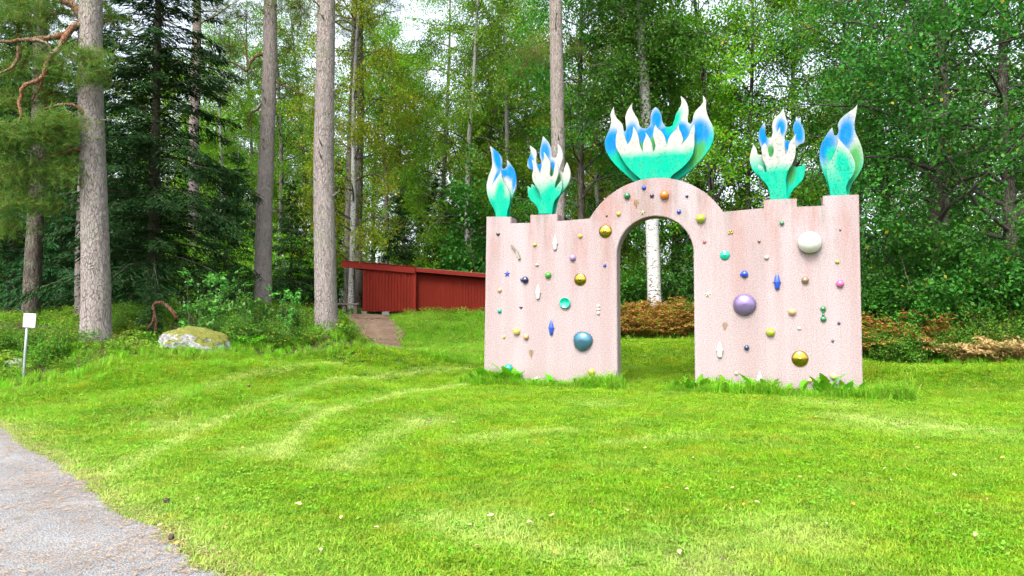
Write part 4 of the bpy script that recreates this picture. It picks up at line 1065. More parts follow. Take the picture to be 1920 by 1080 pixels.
link('trunk', g0.mesh('arch_birch_trunk'), M_BIRCH, bir); link('limbs', g.mesh('arch_birch_limbs'), M_LIMB, bir)['kind'] = 'stuff'; link('crown', np_mesh('arch_birch_crown', v, qd), L_ALDER, bir)

# ------------------------------------------------------------------ the wood behind: single trees
PROTO = {}
def put(kind, meshes, parts, name, cat, u, d, scale, rz, label, group):
    g_ = G(u, 0, d)
    if kind not in PROTO:
        PROTO[kind] = plant(name, meshes, parts, g_, rz, scale, label, cat, group); return PROTO[kind]
    return copy_thing(PROTO[kind], g_, rz, scale, label, group)
KIND = {'b1': (B1, TL, 'birch_tree', 'birch tree'), 'b2': (B2, TL, 'birch_tree', 'birch tree'), 'b3': (B3, TL, 'birch_tree', 'birch tree'), 'a1': (A1, TL, 'alder_tree', 'tree'), 'a2': (A2, TL, 'alder_tree', 'tree'),
        'f1': (F1, TL, 'ash_tree', 'tree'), 'o1': (O1, TL, 'oak_tree', 'tree'), 's1': (S1, TC, 'spruce_tree', 'spruce'), 's2': (S2, TC, 'spruce_tree', 'spruce'), 's3': (S3, TC, 'spruce_tree', 'spruce'),
        'h1': (H1, SF, 'hazel_bush', 'bush'), 'h2': (H2, SF, 'leafy_bush', 'bush'), 'h3': (H3, SF, 'low_shrub', 'bush'), 'h4': (H4, SF, 'sapling', 'sapling'), 'h5': (H5, SF, 'sapling', 'sapling'), 'h6': (H6, SF, 'bright_shrub', 'bush')}
def T(kind, u, d, scale, rz, label, group=None): return put(kind, *KIND[kind], u, d, scale, rz, label, group)

# named trees
T('s1', 285, 17.5, .95, .4, 'big dark spruce with drooping boughs right of the crooked pine', 'spruces in the shade')
T('s1', 20, 21, 1.0, 2.0, 'dark spruce at the far left edge behind the pines', 'spruces in the shade')
T('s1', 170, 24, 1.0, 3.2, 'dark spruce standing deep behind the crooked pine', 'spruces in the shade')
T('s2', 250, 20, 1.0, 1.0, 'small dark spruce in the gap behind the mossy boulder', 'spruces in the shade')
T('s2', 420, 23.5, .9, 2.2, 'small dark spruce behind the leafy saplings', 'spruces in the shade')
T('s2', 110, 19.5, .9, 4.0, 'small dark spruce between the two leftmost trunks', 'spruces in the shade')
T('s2', 745, 29, .9, .3, 'dark young spruce behind the middle of the shed roof', 'young spruces behind the shed')
T('s2', 815, 30, 1.05, 1.9, 'taller dark young spruce behind the shed, nearest the gate', 'young spruces behind the shed')
T('s2', 545, 26, .9, 3.1, 'dark young spruce between the two straight pine trunks', 'young spruces behind the shed')
T('b3', 817, 33, 1.0, .5, 'straight dark stemmed birch above the middle of the shed', 'birches behind the shed')
T('b1', 877, 29, .95, 1.4, 'white footed birch above the right end of the shed', 'birches behind the shed')
T('b3', 722, 34, .95, 2.0, 'slim birch stem above the left end of the shed roof', 'birches behind the shed')
T('b2', 660, 26.8, .95, 3.3, 'yellowing birch crown right of the straight grey pine', 'birches behind the shed')
T('b2', 1128, 27, .9, .9, 'yellowing birch behind the left shoulder of the arch', 'birches behind the gate')
T('b2', 1160, 33, 1.0, 2.8, 'yellowing birch further back behind the arch crown', 'birches behind the gate')
T('b1', 945, 31, .95, .2, 'light green birch behind the leftmost flame', 'birches behind the gate')
T('b3', 990, 36, 1.0, 4.4, 'grey stemmed birch deep between shed and gate', 'birches behind the gate')
T('f1', 1345, 24, 1.05, .0, 'fresh green tree rising right of the arch crown', 'trees right of the arch')
T('f1', 1405, 25.5, 1.0, 2.1, 'upright green tree behind the right half of the gate', 'trees right of the arch')
T('b1', 1500, 27, .95, 3.0, 'airy birch behind the two right hand flames', 'trees right of the arch')
T('b3', 1607, 22.5, .9, 1.2, 'dark stemmed tree just right of the rightmost flame', 'trees right of the arch')
T('a2', 1085, 24.5, .9, 2.5, 'dark green tree between straight pine and arch', 'trees behind the gate')
T('a2', 1265, 30, 1.0, .6, 'dark green tree behind the arch opening', 'trees behind the gate')
T('o1', 1745, 17.5, 1.0, .3, 'spreading dark oak at the lawn edge right of the gate', 'oaks at the right edge')
T('o1', 1900, 17.0, .95, 2.3, 'spreading dark oak at the far right edge', 'oaks at the right edge')
T('o1', 1680, 23, 1.0, 4.1, 'dark oak further back between gate and lawn edge oak', 'oaks at the right edge')
# the rest of the wood
def where(u):
    for lim, txt in ((350, ' at the left behind the spruces'), (640, ' between the grey pine trunks'), (920, ' above the red shed'), (1110, ' behind the left half of the gate'), (1350, ' behind the arch'), (1620, ' behind the right half of the gate')):
        if u < lim: return txt
    return ' right of the gate'
rw = random.Random(42); placed = []
def free(x, y, r):
    if any((x - a) ** 2 + (y - b) ** 2 < r * r for a, b in placed): return False
    placed.append((x, y)); return True
fill = [('b1', 'slender leafy birch deep in the wood', 'background birches'), ('b3', 'slender leafy birch deep in the wood', 'background birches'), ('a1', 'dark leafy tree deep in the wood', 'background dark leafy trees'),
        ('f1', 'light green tree deep in the wood', 'background light green trees'), ('b2', 'yellowing birch deep in the wood', 'background yellowing birches')]
n_ = 0
while n_ < 54:
    d = rw.uniform(33, 56); u = rw.uniform(-60, 1980) if n_ < 42 else rw.uniform(300, 950)
    if (1400 < u < 1660 or u > 1800) and rw.random() < .65: continue
    if not free((u - CX) / F * d, d, 2.6): continue
    kk, lab, grp = fill[rw.choice([0, 0, 1, 1, 2, 3, 3, 4])]
    T(kk, u, d, rw.uniform(.8, 1.05), rw.random() * 6.28, lab + where(u), grp); n_ += 1
# understorey
for (kk, u, d, s, lab, grp) in (
        ('h1', 1660, 16.9, .8, 'dark green bush close behind the right end of the gate', 'bushes at the right edge'), ('h1', 1790, 16.2, .85, 'dark green bush in the middle of the right lawn edge', 'bushes at the right edge'),
        ('h1', 1905, 15.2, .8, 'dark green bush at the right picture edge', 'bushes at the right edge'), ('h1', 1290, 23.5, .85, 'dark bush right of the white birch trunk', 'bushes behind the arch'),
        ('h1', 1400, 22, .8, 'dark bush hidden behind the right half of the gate', 'bushes behind the arch'), ('h1', 1530, 20, .85, 'dark bush hidden behind the rightmost merlon', 'bushes behind the arch'),
        ('h2', 1178, 23.5, .9, 'bush left of the white birch trunk', 'bushes behind the arch'), ('h2', 1720, 15.9, .7, 'low dark bush beside the pale ferns', 'bushes at the right edge'),
        ('h6', 1195, 25, 1.0, 'bright green shrub left of the birch in the arch', 'bright shrubs'), ('h6', 790, 27.6, .8, 'bright green shrub growing behind the shed roof', 'bright shrubs'),
        ('h6', 880, 31, 1.1, 'bright shrub by the white footed birch', 'bright shrubs'), ('h6', 385, 24, 1.0, 'bright shrub in front of the distant pine', 'bright shrubs'),
        ('h6', 445, 27, 1.2, 'bright shrub left of the slimmer pine', 'bright shrubs'), ('h6', 330, 26.5, 1.2, 'bright shrub left of the distant pine', 'bright shrubs'), ('h6', 530, 28.5, 1.3, 'bright shrub between the straight pines', 'bright shrubs'), ('h6', 600, 31, 1.3, 'bright shrub behind the pine by the shed', 'bright shrubs')):
    T(kk, u, d, s, rw.random() * 6.28, lab, grp)
n_ = 0
while n_ < 34:
    d = rw.uniform(27, 40); u = rw.uniform(-40, 1960)
    if 560 < u < 1020 and d < 29: continue
    if not free((u - CX) / F * d, d, 1.5): continue
    kk = rw.choice(['h1', 'h1', 'h6', 's2', 'h2']); nm = {'h1': 'hazel bush', 'h6': 'light green bush', 's2': 'young spruce', 'h2': 'leafy bush'}[kk]
    T(kk, u, d, rw.uniform(.9, 1.5), rw.random() * 6.28, nm + ' in the deep undergrowth' + where(u), 'background ' + nm + ' plants'); n_ += 1
# saplings round the boulder
for i, (u, d, kk, s, lab) in enumerate(((372, 14.2, 'h4', 1.0, 'tall leafy sapling right behind the mossy boulder'), (400, 13.9, 'h5', 1.0, 'bushy sapling at the right end of the boulder'), (440, 14.6, 'h4', .85, 'sapling second right of the boulder'),
                                (465, 14.2, 'h5', 1.05, 'bushy sapling in front of the slimmer pine'), (345, 14.8, 'h5', .8, 'low sapling behind the bent branch'), (520, 15.0, 'h4', .8, 'thin sapling halfway between the two straight pines'),
                                (548, 15.3, 'h5', .75, 'low bushy sapling left of the pine by the shed'), (425, 15.2, 'h4', 1.05, 'tallest sapling behind the others'), (490, 14.5, 'h5', .85, 'sapling at the foot of the slimmer pine'), (540, 14.7, 'h4', .75, 'short thin sapling near the pine by the shed'))):
    T(kk, u, d, s, i * 1.3, lab, 'leafy saplings on the bank')
T('s3', 284, 14.2, .42, .3, 'tiny bright spruce beside the bent branch', None)
for i in range(16):
    u = (90, 60, 130, 250, 230, 330, 460, 520, 570, 560, 480, 660, 420, 15, 210, 300)[i]; d = (11.9, 13.2, 12.4, 15.0, 13.8, 15.5, 13.6, 14.0, 14.6, 15.6, 15.4, 16.2, 14.0, 12.6, 16.4, 17)[i]
    T('h3', u, d, rw.uniform(.28, .5), rw.random() * 6.28, 'knee high leafy undershrub on the mossy bank ' + ('near the information sign' if u < 150 else 'behind the bent branch' if u < 380 else 'right of the boulder' if u < 500 else 'between the straight pines' if u < 600 else 'beside the dirt path'), 'undershrubs on the bank')
for i, (u, d, s) in enumerate(((1632, 15.6, .55), (1660, 15.3, .5), (1700, 15.0, .6), (1750, 15.0, .6), (1800, 14.9, .65), (1850, 14.5, .6), (1900, 14.2, .7), (1180, 21.3, .6), (1290, 21.3, .6), (1880, 14.9, .8))):
    T('h3', u, d, s, i * 1.1, 'low tangled shrub along the lawn edge under the trees', 'low shrubs along the lawn edge')

# ferns
def fern(name, seed, mat, nf=9, L=.62):
    rs = np.random.default_rng(seed); C = []; A = []; N2 = []; S_ = []; W_ = []; g = Geo()
    for i in range(nf):
        az = i * 6.283 / nf + rs.normal(0, .3); l = L * rs.uniform(.7, 1.15)
        p = polyline(rs, (0, 0, 0), (math.cos(az) * .6, math.sin(az) * .6, 1), l * 1.35, 9, .06, -.11); g.tube(p, np.linspace(.004, .0015, 10), 3, False)
        for j in range(1, 10):
            t = unit(p[min(9, j)] - p[j - 1]); sd = unit(np.cross(t, np.array([0, 0, 1.0])))
            for sg in (-1, 1):
                for h_ in (0, .5):
                    q = p[j - 1] + (p[j] - p[j - 1]) * h_; ln = l * .36 * math.sin(math.pi * min(1, (.22 + .78 * (1 - (j + h_) / 10.5)))) * rs.uniform(.8, 1.15)
                    a = sd * sg + t * .45 + np.array([0, 0, -.25]) + rs.normal(0, .12, 3); a = unit(a)
                    for f_ in (.2, .5, .8):
                        C.append(q + a * ln * f_ + rs.normal(0, .012, 3)); A.append(a + rs.normal(0, .45, 3)); N2.append(np.array([0, 0, 1.0]) + rs.normal(0, .6, 3)); S_.append(ln * .42); W_.append(ln * .2 * (1.2 - f_ * .6))
    v, q = leaf_quads(np.array(C), np.array(A), np.array(N2), np.array(S_), np.array(W_))
    st = g.mesh(name + '_stalks'); st.materials.append(mat); fr = np_mesh(name + '_fronds', v, q); fr.materials.append(mat); return st, fr
FN1 = fern('fern_a', 51, L_FERN); FN2 = fern('fern_b', 52, L_FERNP); FN3 = fern('fern_c', 53, L_WEED, 7, .5)
KIND['fn1'] = (FN1, ('stalk', 'frond'), 'fern', 'fern'); KIND['fn2'] = (FN2, ('stalk', 'frond'), 'fern', 'fern'); KIND['fn3'] = (FN3, ('stalk', 'frond'), 'fern', 'fern')
for i in range(54):
    u = 1150 + (i % 30) * 5.4 + rw.uniform(-3, 3); d = 20.6 + (i // 30) * .75 + rw.uniform(-.3, .3)
    T('fn1', u, d, rw.uniform(.85, 1.25), rw.random() * 6.28, 'rust brown bracken fern behind the arch opening', 'brown ferns behind the arch')
for i in range(34):
    u = 1622 + i * 4.4 + rw.uniform(-3, 3); d = 15.8 + rw.uniform(-.2, .7) - .0035 * (u - 1622)
    T('fn1', u, d, rw.uniform(.9, 1.5), rw.random() * 6.28, 'rust brown fern at the foot of the bushes right of the gate', 'brown ferns right of the gate')
for i, (u, d) in enumerate(((1795, 14.55), (1820, 14.45), (1842, 14.3), (1858, 14.5), (1880, 14.2), (1898, 14.1), (1915, 13.9), (1832, 14.6), (1905, 14.4), (1870, 14.0))):
    T('fn2', u, d, rw.uniform(.9, 1.3), i * 1.7, 'bleached tan fern on the lawn edge at the far right', 'tan ferns at the far right')
for i, (u, d) in enumerate(((1715, 15.2), (1895, 14.6), (1770, 14.9), (80, 12.3), (120, 12.2), (470, 13.4))):
    T('fn3', u, d, .7, i * 1.1, 'green fern among the low shrubs', 'green ferns')

# ------------------------------------------------------------------ boulders, bent branch
def rock(name, seed, sx_, sy_, sz_, mat, label):
    bm = bmesh.new(); bmesh.ops.create_icosphere(bm, subdivisions=5, radius=1)
    for v in bm.verts:
        p = v.co.copy(); n = mnoise.fractal(p * 1.1 + Vector((seed, 0, 0)), 1.0, 2.0, 4); f = mnoise.noise(p * .7 + Vector((0, seed, 0)))
        r = 1 + .26 * n + .22 * f + .05 * mnoise.noise(p * 5.0 + Vector((seed, seed, 0)))
        v.co = Vector((p.x * r * sx_, p.y * r * sy_, max(-.4, p.z * (.9 + .5 * (r - 1))) * sz_))
    return bm_mesh(name, bm, True)
k = NM('mossy_granite')
oc = k.coord('Object'); n1 = k.noise(oc, 3.2, 5, .6); n2 = k.noise(oc, 30, 4, .7)
g_ = k.n('ShaderNodeNewGeometry'); sep = k.n('ShaderNodeSeparateXYZ'); k.l(g_.outputs['Normal'], sep.inputs[0])
stone = k.mix(k.maprange(n2, .35, .65), (.12, .115, .11), (.25, .245, .24)); stone = k.mix(k.maprange(k.noise(oc, 11, 4), .5, .62), stone, (.34, .335, .33))
mossc = k.mix(n2, (.06, .075, .008), (.15, .145, .012))
mm = k.maprange(k.math('ADD', k.math('MULTIPLY', sep.outputs['Z'], .30), n1), .56, .66)
k.col(k.mix(mm, stone, mossc)); k.rough(.95); k.bump(k.math('ADD', n2, k.math('MULTIPLY', mm, .6)), .9, .03)
M_MOSSROCK = k.m
bl_ = P(367, 640, 13.0); bo = link('boulder', rock('boulder', 3.3, .60, .42, .36, M_MOSSROCK, ''), M_MOSSROCK); bo.location = (bl_.x, bl_.y, h1(bl_.x, bl_.y) + .12); bo.rotation_euler = (0, R(6), .3)
tag(bo, 'mossy lichen spotted boulder on the bank below the saplings', 'boulder')
M_GREYROCK = plain('grey_fieldstone', (.23, .225, .22), .9, 0, .3, 8, bump=.5)
rk = link('stone', rock('stone', 8.1, .16, .14, .11, M_GREYROCK, ''), M_GREYROCK); sl = P(30, 684, 12.0); rk.location = (sl.x, sl.y, h1(sl.x, sl.y) + .04)
tag(rk, 'small pale grey stone behind the information sign', 'stone')
mo = link('mossy_stone', rock('mossy_stone', 5.7, .32, .25, .17, M_MOSSROCK, ''), M_MOSSROCK); sl = P(232, 628, 13.6); mo.location = (sl.x, sl.y, h1(sl.x, sl.y)); tag(mo, 'low moss covered stone between crooked pine and boulder', 'stone')
bb = empty('bent_branch', P(292, 617, 14.0), 0, 'thick fallen branch bent like a hook behind the boulder', 'branch')
O_ = np.array(P(292, 617, 14.0)); g = Geo(); pl = [(291, 622, 14.0), (293, 604, 14), (289, 585, 14), (287, 573, 14.0), (294, 567, 14), (302, 567, 14.05), (312, 573, 14.1), (323, 583, 14.1), (333, 600, 14.2)]
g.tube(resample(np.array([np.array(P(*q)) - O_ for q in pl]), .04), np.linspace(.022, .045, len(resample(np.array([np.array(P(*q)) - O_ for q in pl]), .04))), 10)
link('limb', g.mesh('limb'), M_PINE_RED, bb)
g = Geo(); g.tube([np.array(P(*q)) - O_ for q in ((290, 590, 14), (286, 604, 13.95), (276, 618, 13.9))], [.03, .025, .02], 8); link('side_twig', g.mesh('side_twig'), M_PINE_RED, bb)

# ------------------------------------------------------------------ grass and ground cover (scattered with geometry nodes)
def tuft(seed, nb, rad, h0, h1_, wd, bend, flat=0.0):
    rs = np.random.default_rng(seed); V = []; Q = []; Tt = []
    for i in range(nb):
        a = rs.random() * 6.28; r = rad * math.sqrt(rs.random()); b = np.array([r * math.cos(a), r * math.sin(a), -.01])
        az = rs.random() * 6.28; hh = rs.uniform(h0, h1_); bd = bend * rs.uniform(.3, 1.3); dr = np.array([math.cos(az), math.sin(az), 0])
        sd = np.array([-dr[1], dr[0], 0]) * wd * rs.uniform(.7, 1.3) / 2; n = len(V)
        m = b + dr * hh * bd * .35 + np.array([0, 0, hh * .6]); t = b + dr * hh * bd * 1.0 + np.array([0, 0, hh * (1 - .35 * bd)])
        V += [b - sd, b + sd, m + sd * .85, m - sd * .85, t]; Q.append((n, n + 1, n + 2, n + 3)); Tt.append((n + 3, n + 2, n + 4))
    return np_mesh('tuft', np.array(V), [np.array(Q), np.array(Tt)])
def clover(seed, nb, rad, hh, ls):
    rs = np.random.default_rng(seed); a = rs.random(nb) * 6.28; r = rad * np.sqrt(rs.random(nb))
    c = np.c_[r * np.cos(a), r * np.sin(a), hh * rs.uniform(.4, 1, nb)]; sz = ls * rs.uniform(.6, 1.2, nb)
    v, q = leaf_quads(c, rs.normal(0, 1, (nb, 3)) * np.array([1, 1, .3]), rs.normal(0, .35, (nb, 3)) + np.array([0, 0, 1.]), sz, sz * .75)
    return np_mesh('clover', v, q)
def protos(meshes, mat):
    c = bpy.data.collections.new('tuft_shapes')
    for m in meshes: link('tuft_shape', m, mat, None, c)
    return c
def scatter(name, xyz, rot, scl, idx, tint, coll, label=None):
    me = bpy.data.meshes.new(name); me.vertices.add(len(xyz)); me.vertices.foreach_set('co', np.asarray(xyz, dtype=np.float32).ravel())
    def attr(n, t, f, d): a = me.attributes.new(n, t, 'POINT'); a.data.foreach_set(f, np.asarray(d).ravel())
    attr('rot', 'FLOAT_VECTOR', 'vector', np.asarray(rot, dtype=np.float32)); attr('scl', 'FLOAT', 'value', np.asarray(scl, dtype=np.float32))
    attr('idx', 'INT', 'value', np.asarray(idx, dtype=np.int32)); attr('tint', 'FLOAT', 'value', np.asarray(tint, dtype=np.float32))
    o = link(name, me); tag(o, label, None, None, 'stuff')
    ng = bpy.data.node_groups.new(name + '_scatter', 'GeometryNodeTree')
    ng.interface.new_socket('Geometry', in_out='INPUT', socket_type='NodeSocketGeometry'); ng.interface.new_socket('Geometry', in_out='OUTPUT', socket_type='NodeSocketGeometry')
    N = ng.nodes; gi = N.new('NodeGroupInput'); go = N.new('NodeGroupOutput'); ip = N.new('GeometryNodeInstanceOnPoints'); ci = N.new('GeometryNodeCollectionInfo')
    ci.inputs['Collection'].default_value = coll; ci.inputs['Separate Children'].default_value = True; ci.inputs['Reset Children'].default_value = True
    def na(n, t): a = N.new('GeometryNodeInputNamedAttribute'); a.data_type = t; a.inputs['Name'].default_value = n; return a.outputs['Attribute']
    er = N.new('FunctionNodeEulerToRotation'); ng.links.new(na('rot', 'FLOAT_VECTOR'), er.inputs[0])
    ng.links.new(gi.outputs[0], ip.inputs['Points']); ng.links.new(ci.outputs[0], ip.inputs['Instance']); ip.inputs['Pick Instance'].default_value = True
    ng.links.new(na('idx', 'INT'), ip.inputs['Instance Index']); ng.links.new(er.outputs[0], ip.inputs['Rotation']); ng.links.new(na('scl', 'FLOAT'), ip.inputs['Scale'])
    ng.links.new(ip.outputs[0], go.inputs[0])
    md = o.modifiers.new('scatter', 'NODES'); md.node_group = ng
    return o
def wedge(rs, n, d0, d1, u0=-60, u1=1980):
    d = np.sqrt(rs.uniform(d0 * d0, d1 * d1, n)); u = rs.uniform(u0, u1, n); return (u - CX) / F * d, d
def rots(rs, n, tilt=.12): return np.c_[rs.normal(0, tilt, n), rs.normal(0, tilt, n), rs.uniform(0, 6.283, n)]
GO = np.array([GL, GR]); 
def gate_local(x, y): dx = x - GL[0]; dy = y - GL[1]; return dx * GE[0] + dy * GE[1], dx * GB[0] + dy * GB[1]     # along, back
def in_gate(x, y, m=0.0):
    s, b = gate_local(x, y); sa, sb = c_s - r_in, c_s + r_in
    return (b > -m) & (b < GTH + m) & (((s > -m) & (s < sa + m)) | ((s > sb - m) & (s < 7.1 + m)))
# pale mowing swathes: polylines on the lawn
SW = []
for pix in (((200, 895), (290, 850), (380, 805), (470, 765), (560, 735), (660, 712), (780, 697), (890, 690)), ((530, 860), (545, 825), (590, 790), (660, 762), (760, 738), (880, 720)), ((640, 880), (700, 830), (800, 790)),
            ((800, 985), (900, 1010), (1000, 1040), (1150, 1060)), ((1150, 835), (1230, 825), (1330, 822)), ((880, 830), (960, 815), (1060, 810)), ((1560, 780), (1700, 800), (1860, 812)), ((300, 760), (420, 715), (520, 695), (640, 685))):
    SW.append(resample(np.array([gpix(*p) for p in pix]), .25))
def swathe(x, y):
    o = np.zeros(len(x))
    for i, s_ in enumerate(SW):
        w = (.085, .10, .12, .12, .12, .15, .18, .09)[i]
        for j in range(0, len(x), 20000):
            q = ((x[j:j + 20000, None] - s_[None, :, 0]) ** 2 + (y[j:j + 20000, None] - s_[None, :, 1]) ** 2).min(1)
            o[j:j + 20000] = np.maximum(o[j:j + 20000], np.exp(-q / (2 * w * w)) * (.85, .85, .6, .6, .5, .45, .45, .65)[i])
    return o
M_GRASS = leaf_mat('mown_grass', (.125, .28, .007), (.21, .38, .012), (.36, .35, .06), .06, .38, .6, 1.6, .1, 'tint', (.40, .48, .14), warm=((.27, .31, .018), (.06, .22, .008)))
M_TALL = leaf_mat('long_grass', (.11, .37, .010), (.19, .48, .016), (.42, .42, .1), .06, .42, .6, 1.6, .12, 'tint', (.28, .31, .06))
M_CLOV = leaf_mat('clover', (.08, .25, .010), (.14, .34, .02), None, 0, .35, .6, 1.2, .1, 'tint', (.25, .36, .05))
cM = protos([tuft(60 + i, 44, .075, .025, .062, .0052, 1.0) for i in range(4)] + [tuft(66, 40, .07, .02, .045, .0058, 1.5)], M_GRASS)
cT = protos([tuft(70 + i, 34, .07, .10, .26, .0065, .7) for i in range(3)], M_TALL)
cC = protos([clover(80 + i, 26, .08, .05, .026) for i in range(3)], M_CLOV)
rs = np.random.default_rng(9)
def lawn_mask(x, y):
    dB = np.interp(x / y * F + CX, *LB); return (y < dB + .25 * fnoise(x, y, 3.0)) & ~in_gate(x, y, .02)
for (nm, d0, d1, n, s0, s1) in (('lawn_grass', 3.3, 7, 30000, .75, 1.1), ('lawn_grass', 7, 12, 42000, .85, 1.25), ('lawn_grass', 12, 21.5, 60000, 1.0, 1.5)):
    x, y = wedge(rs, n, d0, d1); ps = path_side(x, y)
    dry = np.clip(fnoise(x, y, 2.2, 2.0) * .5 + .12, 0, 1) + np.clip(fnoise(x, y, 7.0, 4.0) * .6 - .15, 0, .5)
    keep = lawn_mask(x, y) & (ps > rs.exponential(.10, n) - .05) & (dirt_dist(x, y) > .02)
    s_, b_ = gate_local(x, y)
    bare = np.exp(-((b_ + .9 + .1 * np.sin(s_ * 3)) / .36) ** 2) * np.clip(fnoise(x, y, 4.5, 7) * 2.2 + .35, 0, 1) * ((s_ > -.4) & (s_ < 7.4)) * (fnoise(x, y, 2.8, 5) > -.25)
    thin = rs.random(n) > 1.0 * bare
    spot = np.zeros(n)
    for (u_, v_, r_) in ((470, 848, .18), (1490, 1010, .25), (1300, 1060, .3), (940, 990, .2), (330, 800, .3), (1700, 800, .5), (800, 790, .25), (560, 770, .2), (1560, 760, .3), (1120, 760, .25)):
        px_, py_ = gpix(u_, v_); spot = np.maximum(spot, np.exp(-((x - px_) ** 2 + ((y - py_) * .8) ** 2) / (2 * r_ * r_)))
    thin &= rs.random(n) > spot * .7
    keep &= thin; x, y, ps, dry, spot = x[keep], y[keep], ps[keep], dry[keep], spot[keep]; n = len(x)
    tint = np.clip(.24 * dry + swathe(x, y) + .5 * np.exp(-np.maximum(ps, 0) / .35) + .5 * spot, 0, .95) * rs.uniform(.7, 1.15, n)
    hgt = 1.0 + .25 * fnoise(x, y, 1.4, 3.0)
    scatter('lawn_grass', np.c_[x, y, H(x, y)], rots(rs, n), rs.uniform(s0, s1, n) * hgt, rs.integers(0, 5, n), tint, cM, 'short bright green mown lawn grass')
x, y = wedge(rs, 15000, 3.4, 13); keep = lawn_mask(x, y) & (path_side(x, y) > .1) & (fnoise(x, y, 1.7, 8.0) + .5 * fnoise(x, y, 5.0, 2.0) > .0); x, y = x[keep], y[keep]; n = len(x)
scatter('clover_patches', np.c_[x, y, H(x, y)], rots(rs, n, .1), rs.uniform(.4, .95, n), rs.integers(0, 3, n), rs.uniform(0, .5, n), cC, 'clover and small weeds in the lawn')
# long grass: at the wall foot, along the lawn edge, on the bank
X = []; Y = []; S = []; TI = []
for (a, b, n, lo, hi) in ((-.45, c_s - r_in + .15, 1000, -.42, 0), (c_s + r_in - .45, 7.45, 1200, -.42, 0), (-.2, c_s - r_in, 160, GTH, GTH + .25), (c_s + r_in, 7.2, 160, GTH, GTH + .25)):
    s_ = rs.uniform(a, b, n); q = -rs.beta(1.2, 2.0, n) * .45 if lo < 0 else rs.uniform(lo, hi, n); hump = .85 + .35 * np.clip(np.sin(s_ * 2.7 + 1) + .5 * np.sin(s_ * 6.1), -.6, 1)
    p = GL[None, :] + s_[:, None] * GE[None, :] + (q - .02)[:, None] * GB[None, :]; X.append(p[:, 0]); Y.append(p[:, 1]); S.append((rs.uniform(.5, 1.05, n) + .5 * (rs.random(n) < .12)) * hump); TI.append(rs.uniform(0, .35, n))
n = 15000; x, y = wedge(rs, n, 9, 22); dB = np.interp(x / y * F + CX, *LB); t = (y - dB)
keep = (np.abs(t - .35) < .75) & (dirt_dist(x, y) > -.05) & (path_side(x, y) > .05) & ~((x > -3) & (x < 6) & (y < 12)); x, y = x[keep], y[keep]; n = len(x)
X.append(x); Y.append(y); S.append(rs.uniform(.5, 1.0, n)); TI.append(np.clip(rs.normal(.25, .2, n), 0, .8))
n = 16000; x, y = wedge(rs, n, 10, 27); dB = np.interp(x / y * F + CX, *LB)
keep = (y > dB) & (dirt_dist(x, y) > .0) & (fnoise(x, y, 1.3, 6) > -.05) & ((x / y * F + CX) < 1000) & ~((x > -5.7) & (x < 1.5) & (y > 24.8)) & (y < 25.5); x, y = x[keep], y[keep]; n = len(x)
X.append(x); Y.append(y); S.append(rs.uniform(.45, .9, n)); TI.append(np.clip(rs.normal(.2, .2, n), 0, .8))
# grassy bank right of the dirt path
n = 9000; x, y = wedge(rs, n, 16, 25, 730, 930); keep = (dirt_dist(x, y) > .0) & (y < 24.7); x, y = x[keep], y[keep]; n = len(x)
X.append(x); Y.append(y); S.append(rs.uniform(.45, .85, n)); TI.append(np.clip(rs.normal(.3, .25, n) + .3 * fnoise(x, y, 2, 1), 0, .9))
X, Y, S, TI = map(np.concatenate, (X, Y, S, TI)); n = len(X)
scatter('long_grass', np.c_[X, Y, H(X, Y)], rots(rs, n, .15), S, rs.integers(0, 3, n), TI, cT, 'long unmown grass at the wall foot and along the bank')
# grass growing round the boulder
n = 150; a = rs.uniform(3.0, 6.5, n); x = bl_.x + np.cos(a) * rs.uniform(.55, .95, n); y = bl_.y + np.sin(a) * rs.uniform(.36, .75, n)
scatter('boulder_grass', np.c_[x, y, H(x, y)], rots(rs, n, .2), rs.uniform(.25, .6, n), rs.integers(0, 3, n), rs.uniform(0, .5, n), cT, 'long grass growing round the mossy boulder')
# tufts of longer grass standing in the lawn on the left rise
n = 2600; x, y = wedge(rs, n, 8, 13, -40, 700); keep = lawn_mask(x, y) & (path_side(x, y) > .3) & (fnoise(x, y, 2.2, 9) > .18); x, y = x[keep], y[keep]; n = len(x)
scatter('rough_grass', np.c_[x, y, H(x, y)], rots(rs, n, .2), rs.uniform(.3, .6, n), rs.integers(0, 3, n), rs.uniform(0, .5, n), cT, 'rougher grass tufts on the rise left of the lawn')
# ground cover on the bank
cB = protos([clover(90 + i, 60, .16, .20, .042) for i in range(3)], leaf_mat('bilberry', (.05, .17, .012), (.12, .27, .022), (.30, .24, .03), .025, .35, .6, 1.4, .1, 'tint', (.24, .24, .03)))
n = 16000; x, y = wedge(rs, n, 10.5, 34); dB = np.interp(x / y * F + CX, *LB)
keep = (y > dB + .2) & (dirt_dist(x, y) > .05) & (fnoise(x, y, 1.0, 11) > -.35) & ~((x / y * F + CX > 735) & (x / y * F + CX < 930) & (y < 24) & (rs.random(n) < .75)) & ~((x > -5.6) & (x < 2) & (y > 24.8) & (y < 28)); x, y = x[keep], y[keep]; n = len(x)
scatter('undergrowth', np.c_[x, y, H(x, y)], rots(rs, n, .2), rs.uniform(.5, 1.5, n), rs.integers(0, 3, n), np.clip(rs.normal(.15, .25, n), 0, .9), cB, 'leafy undergrowth covering the bank and wood floor')
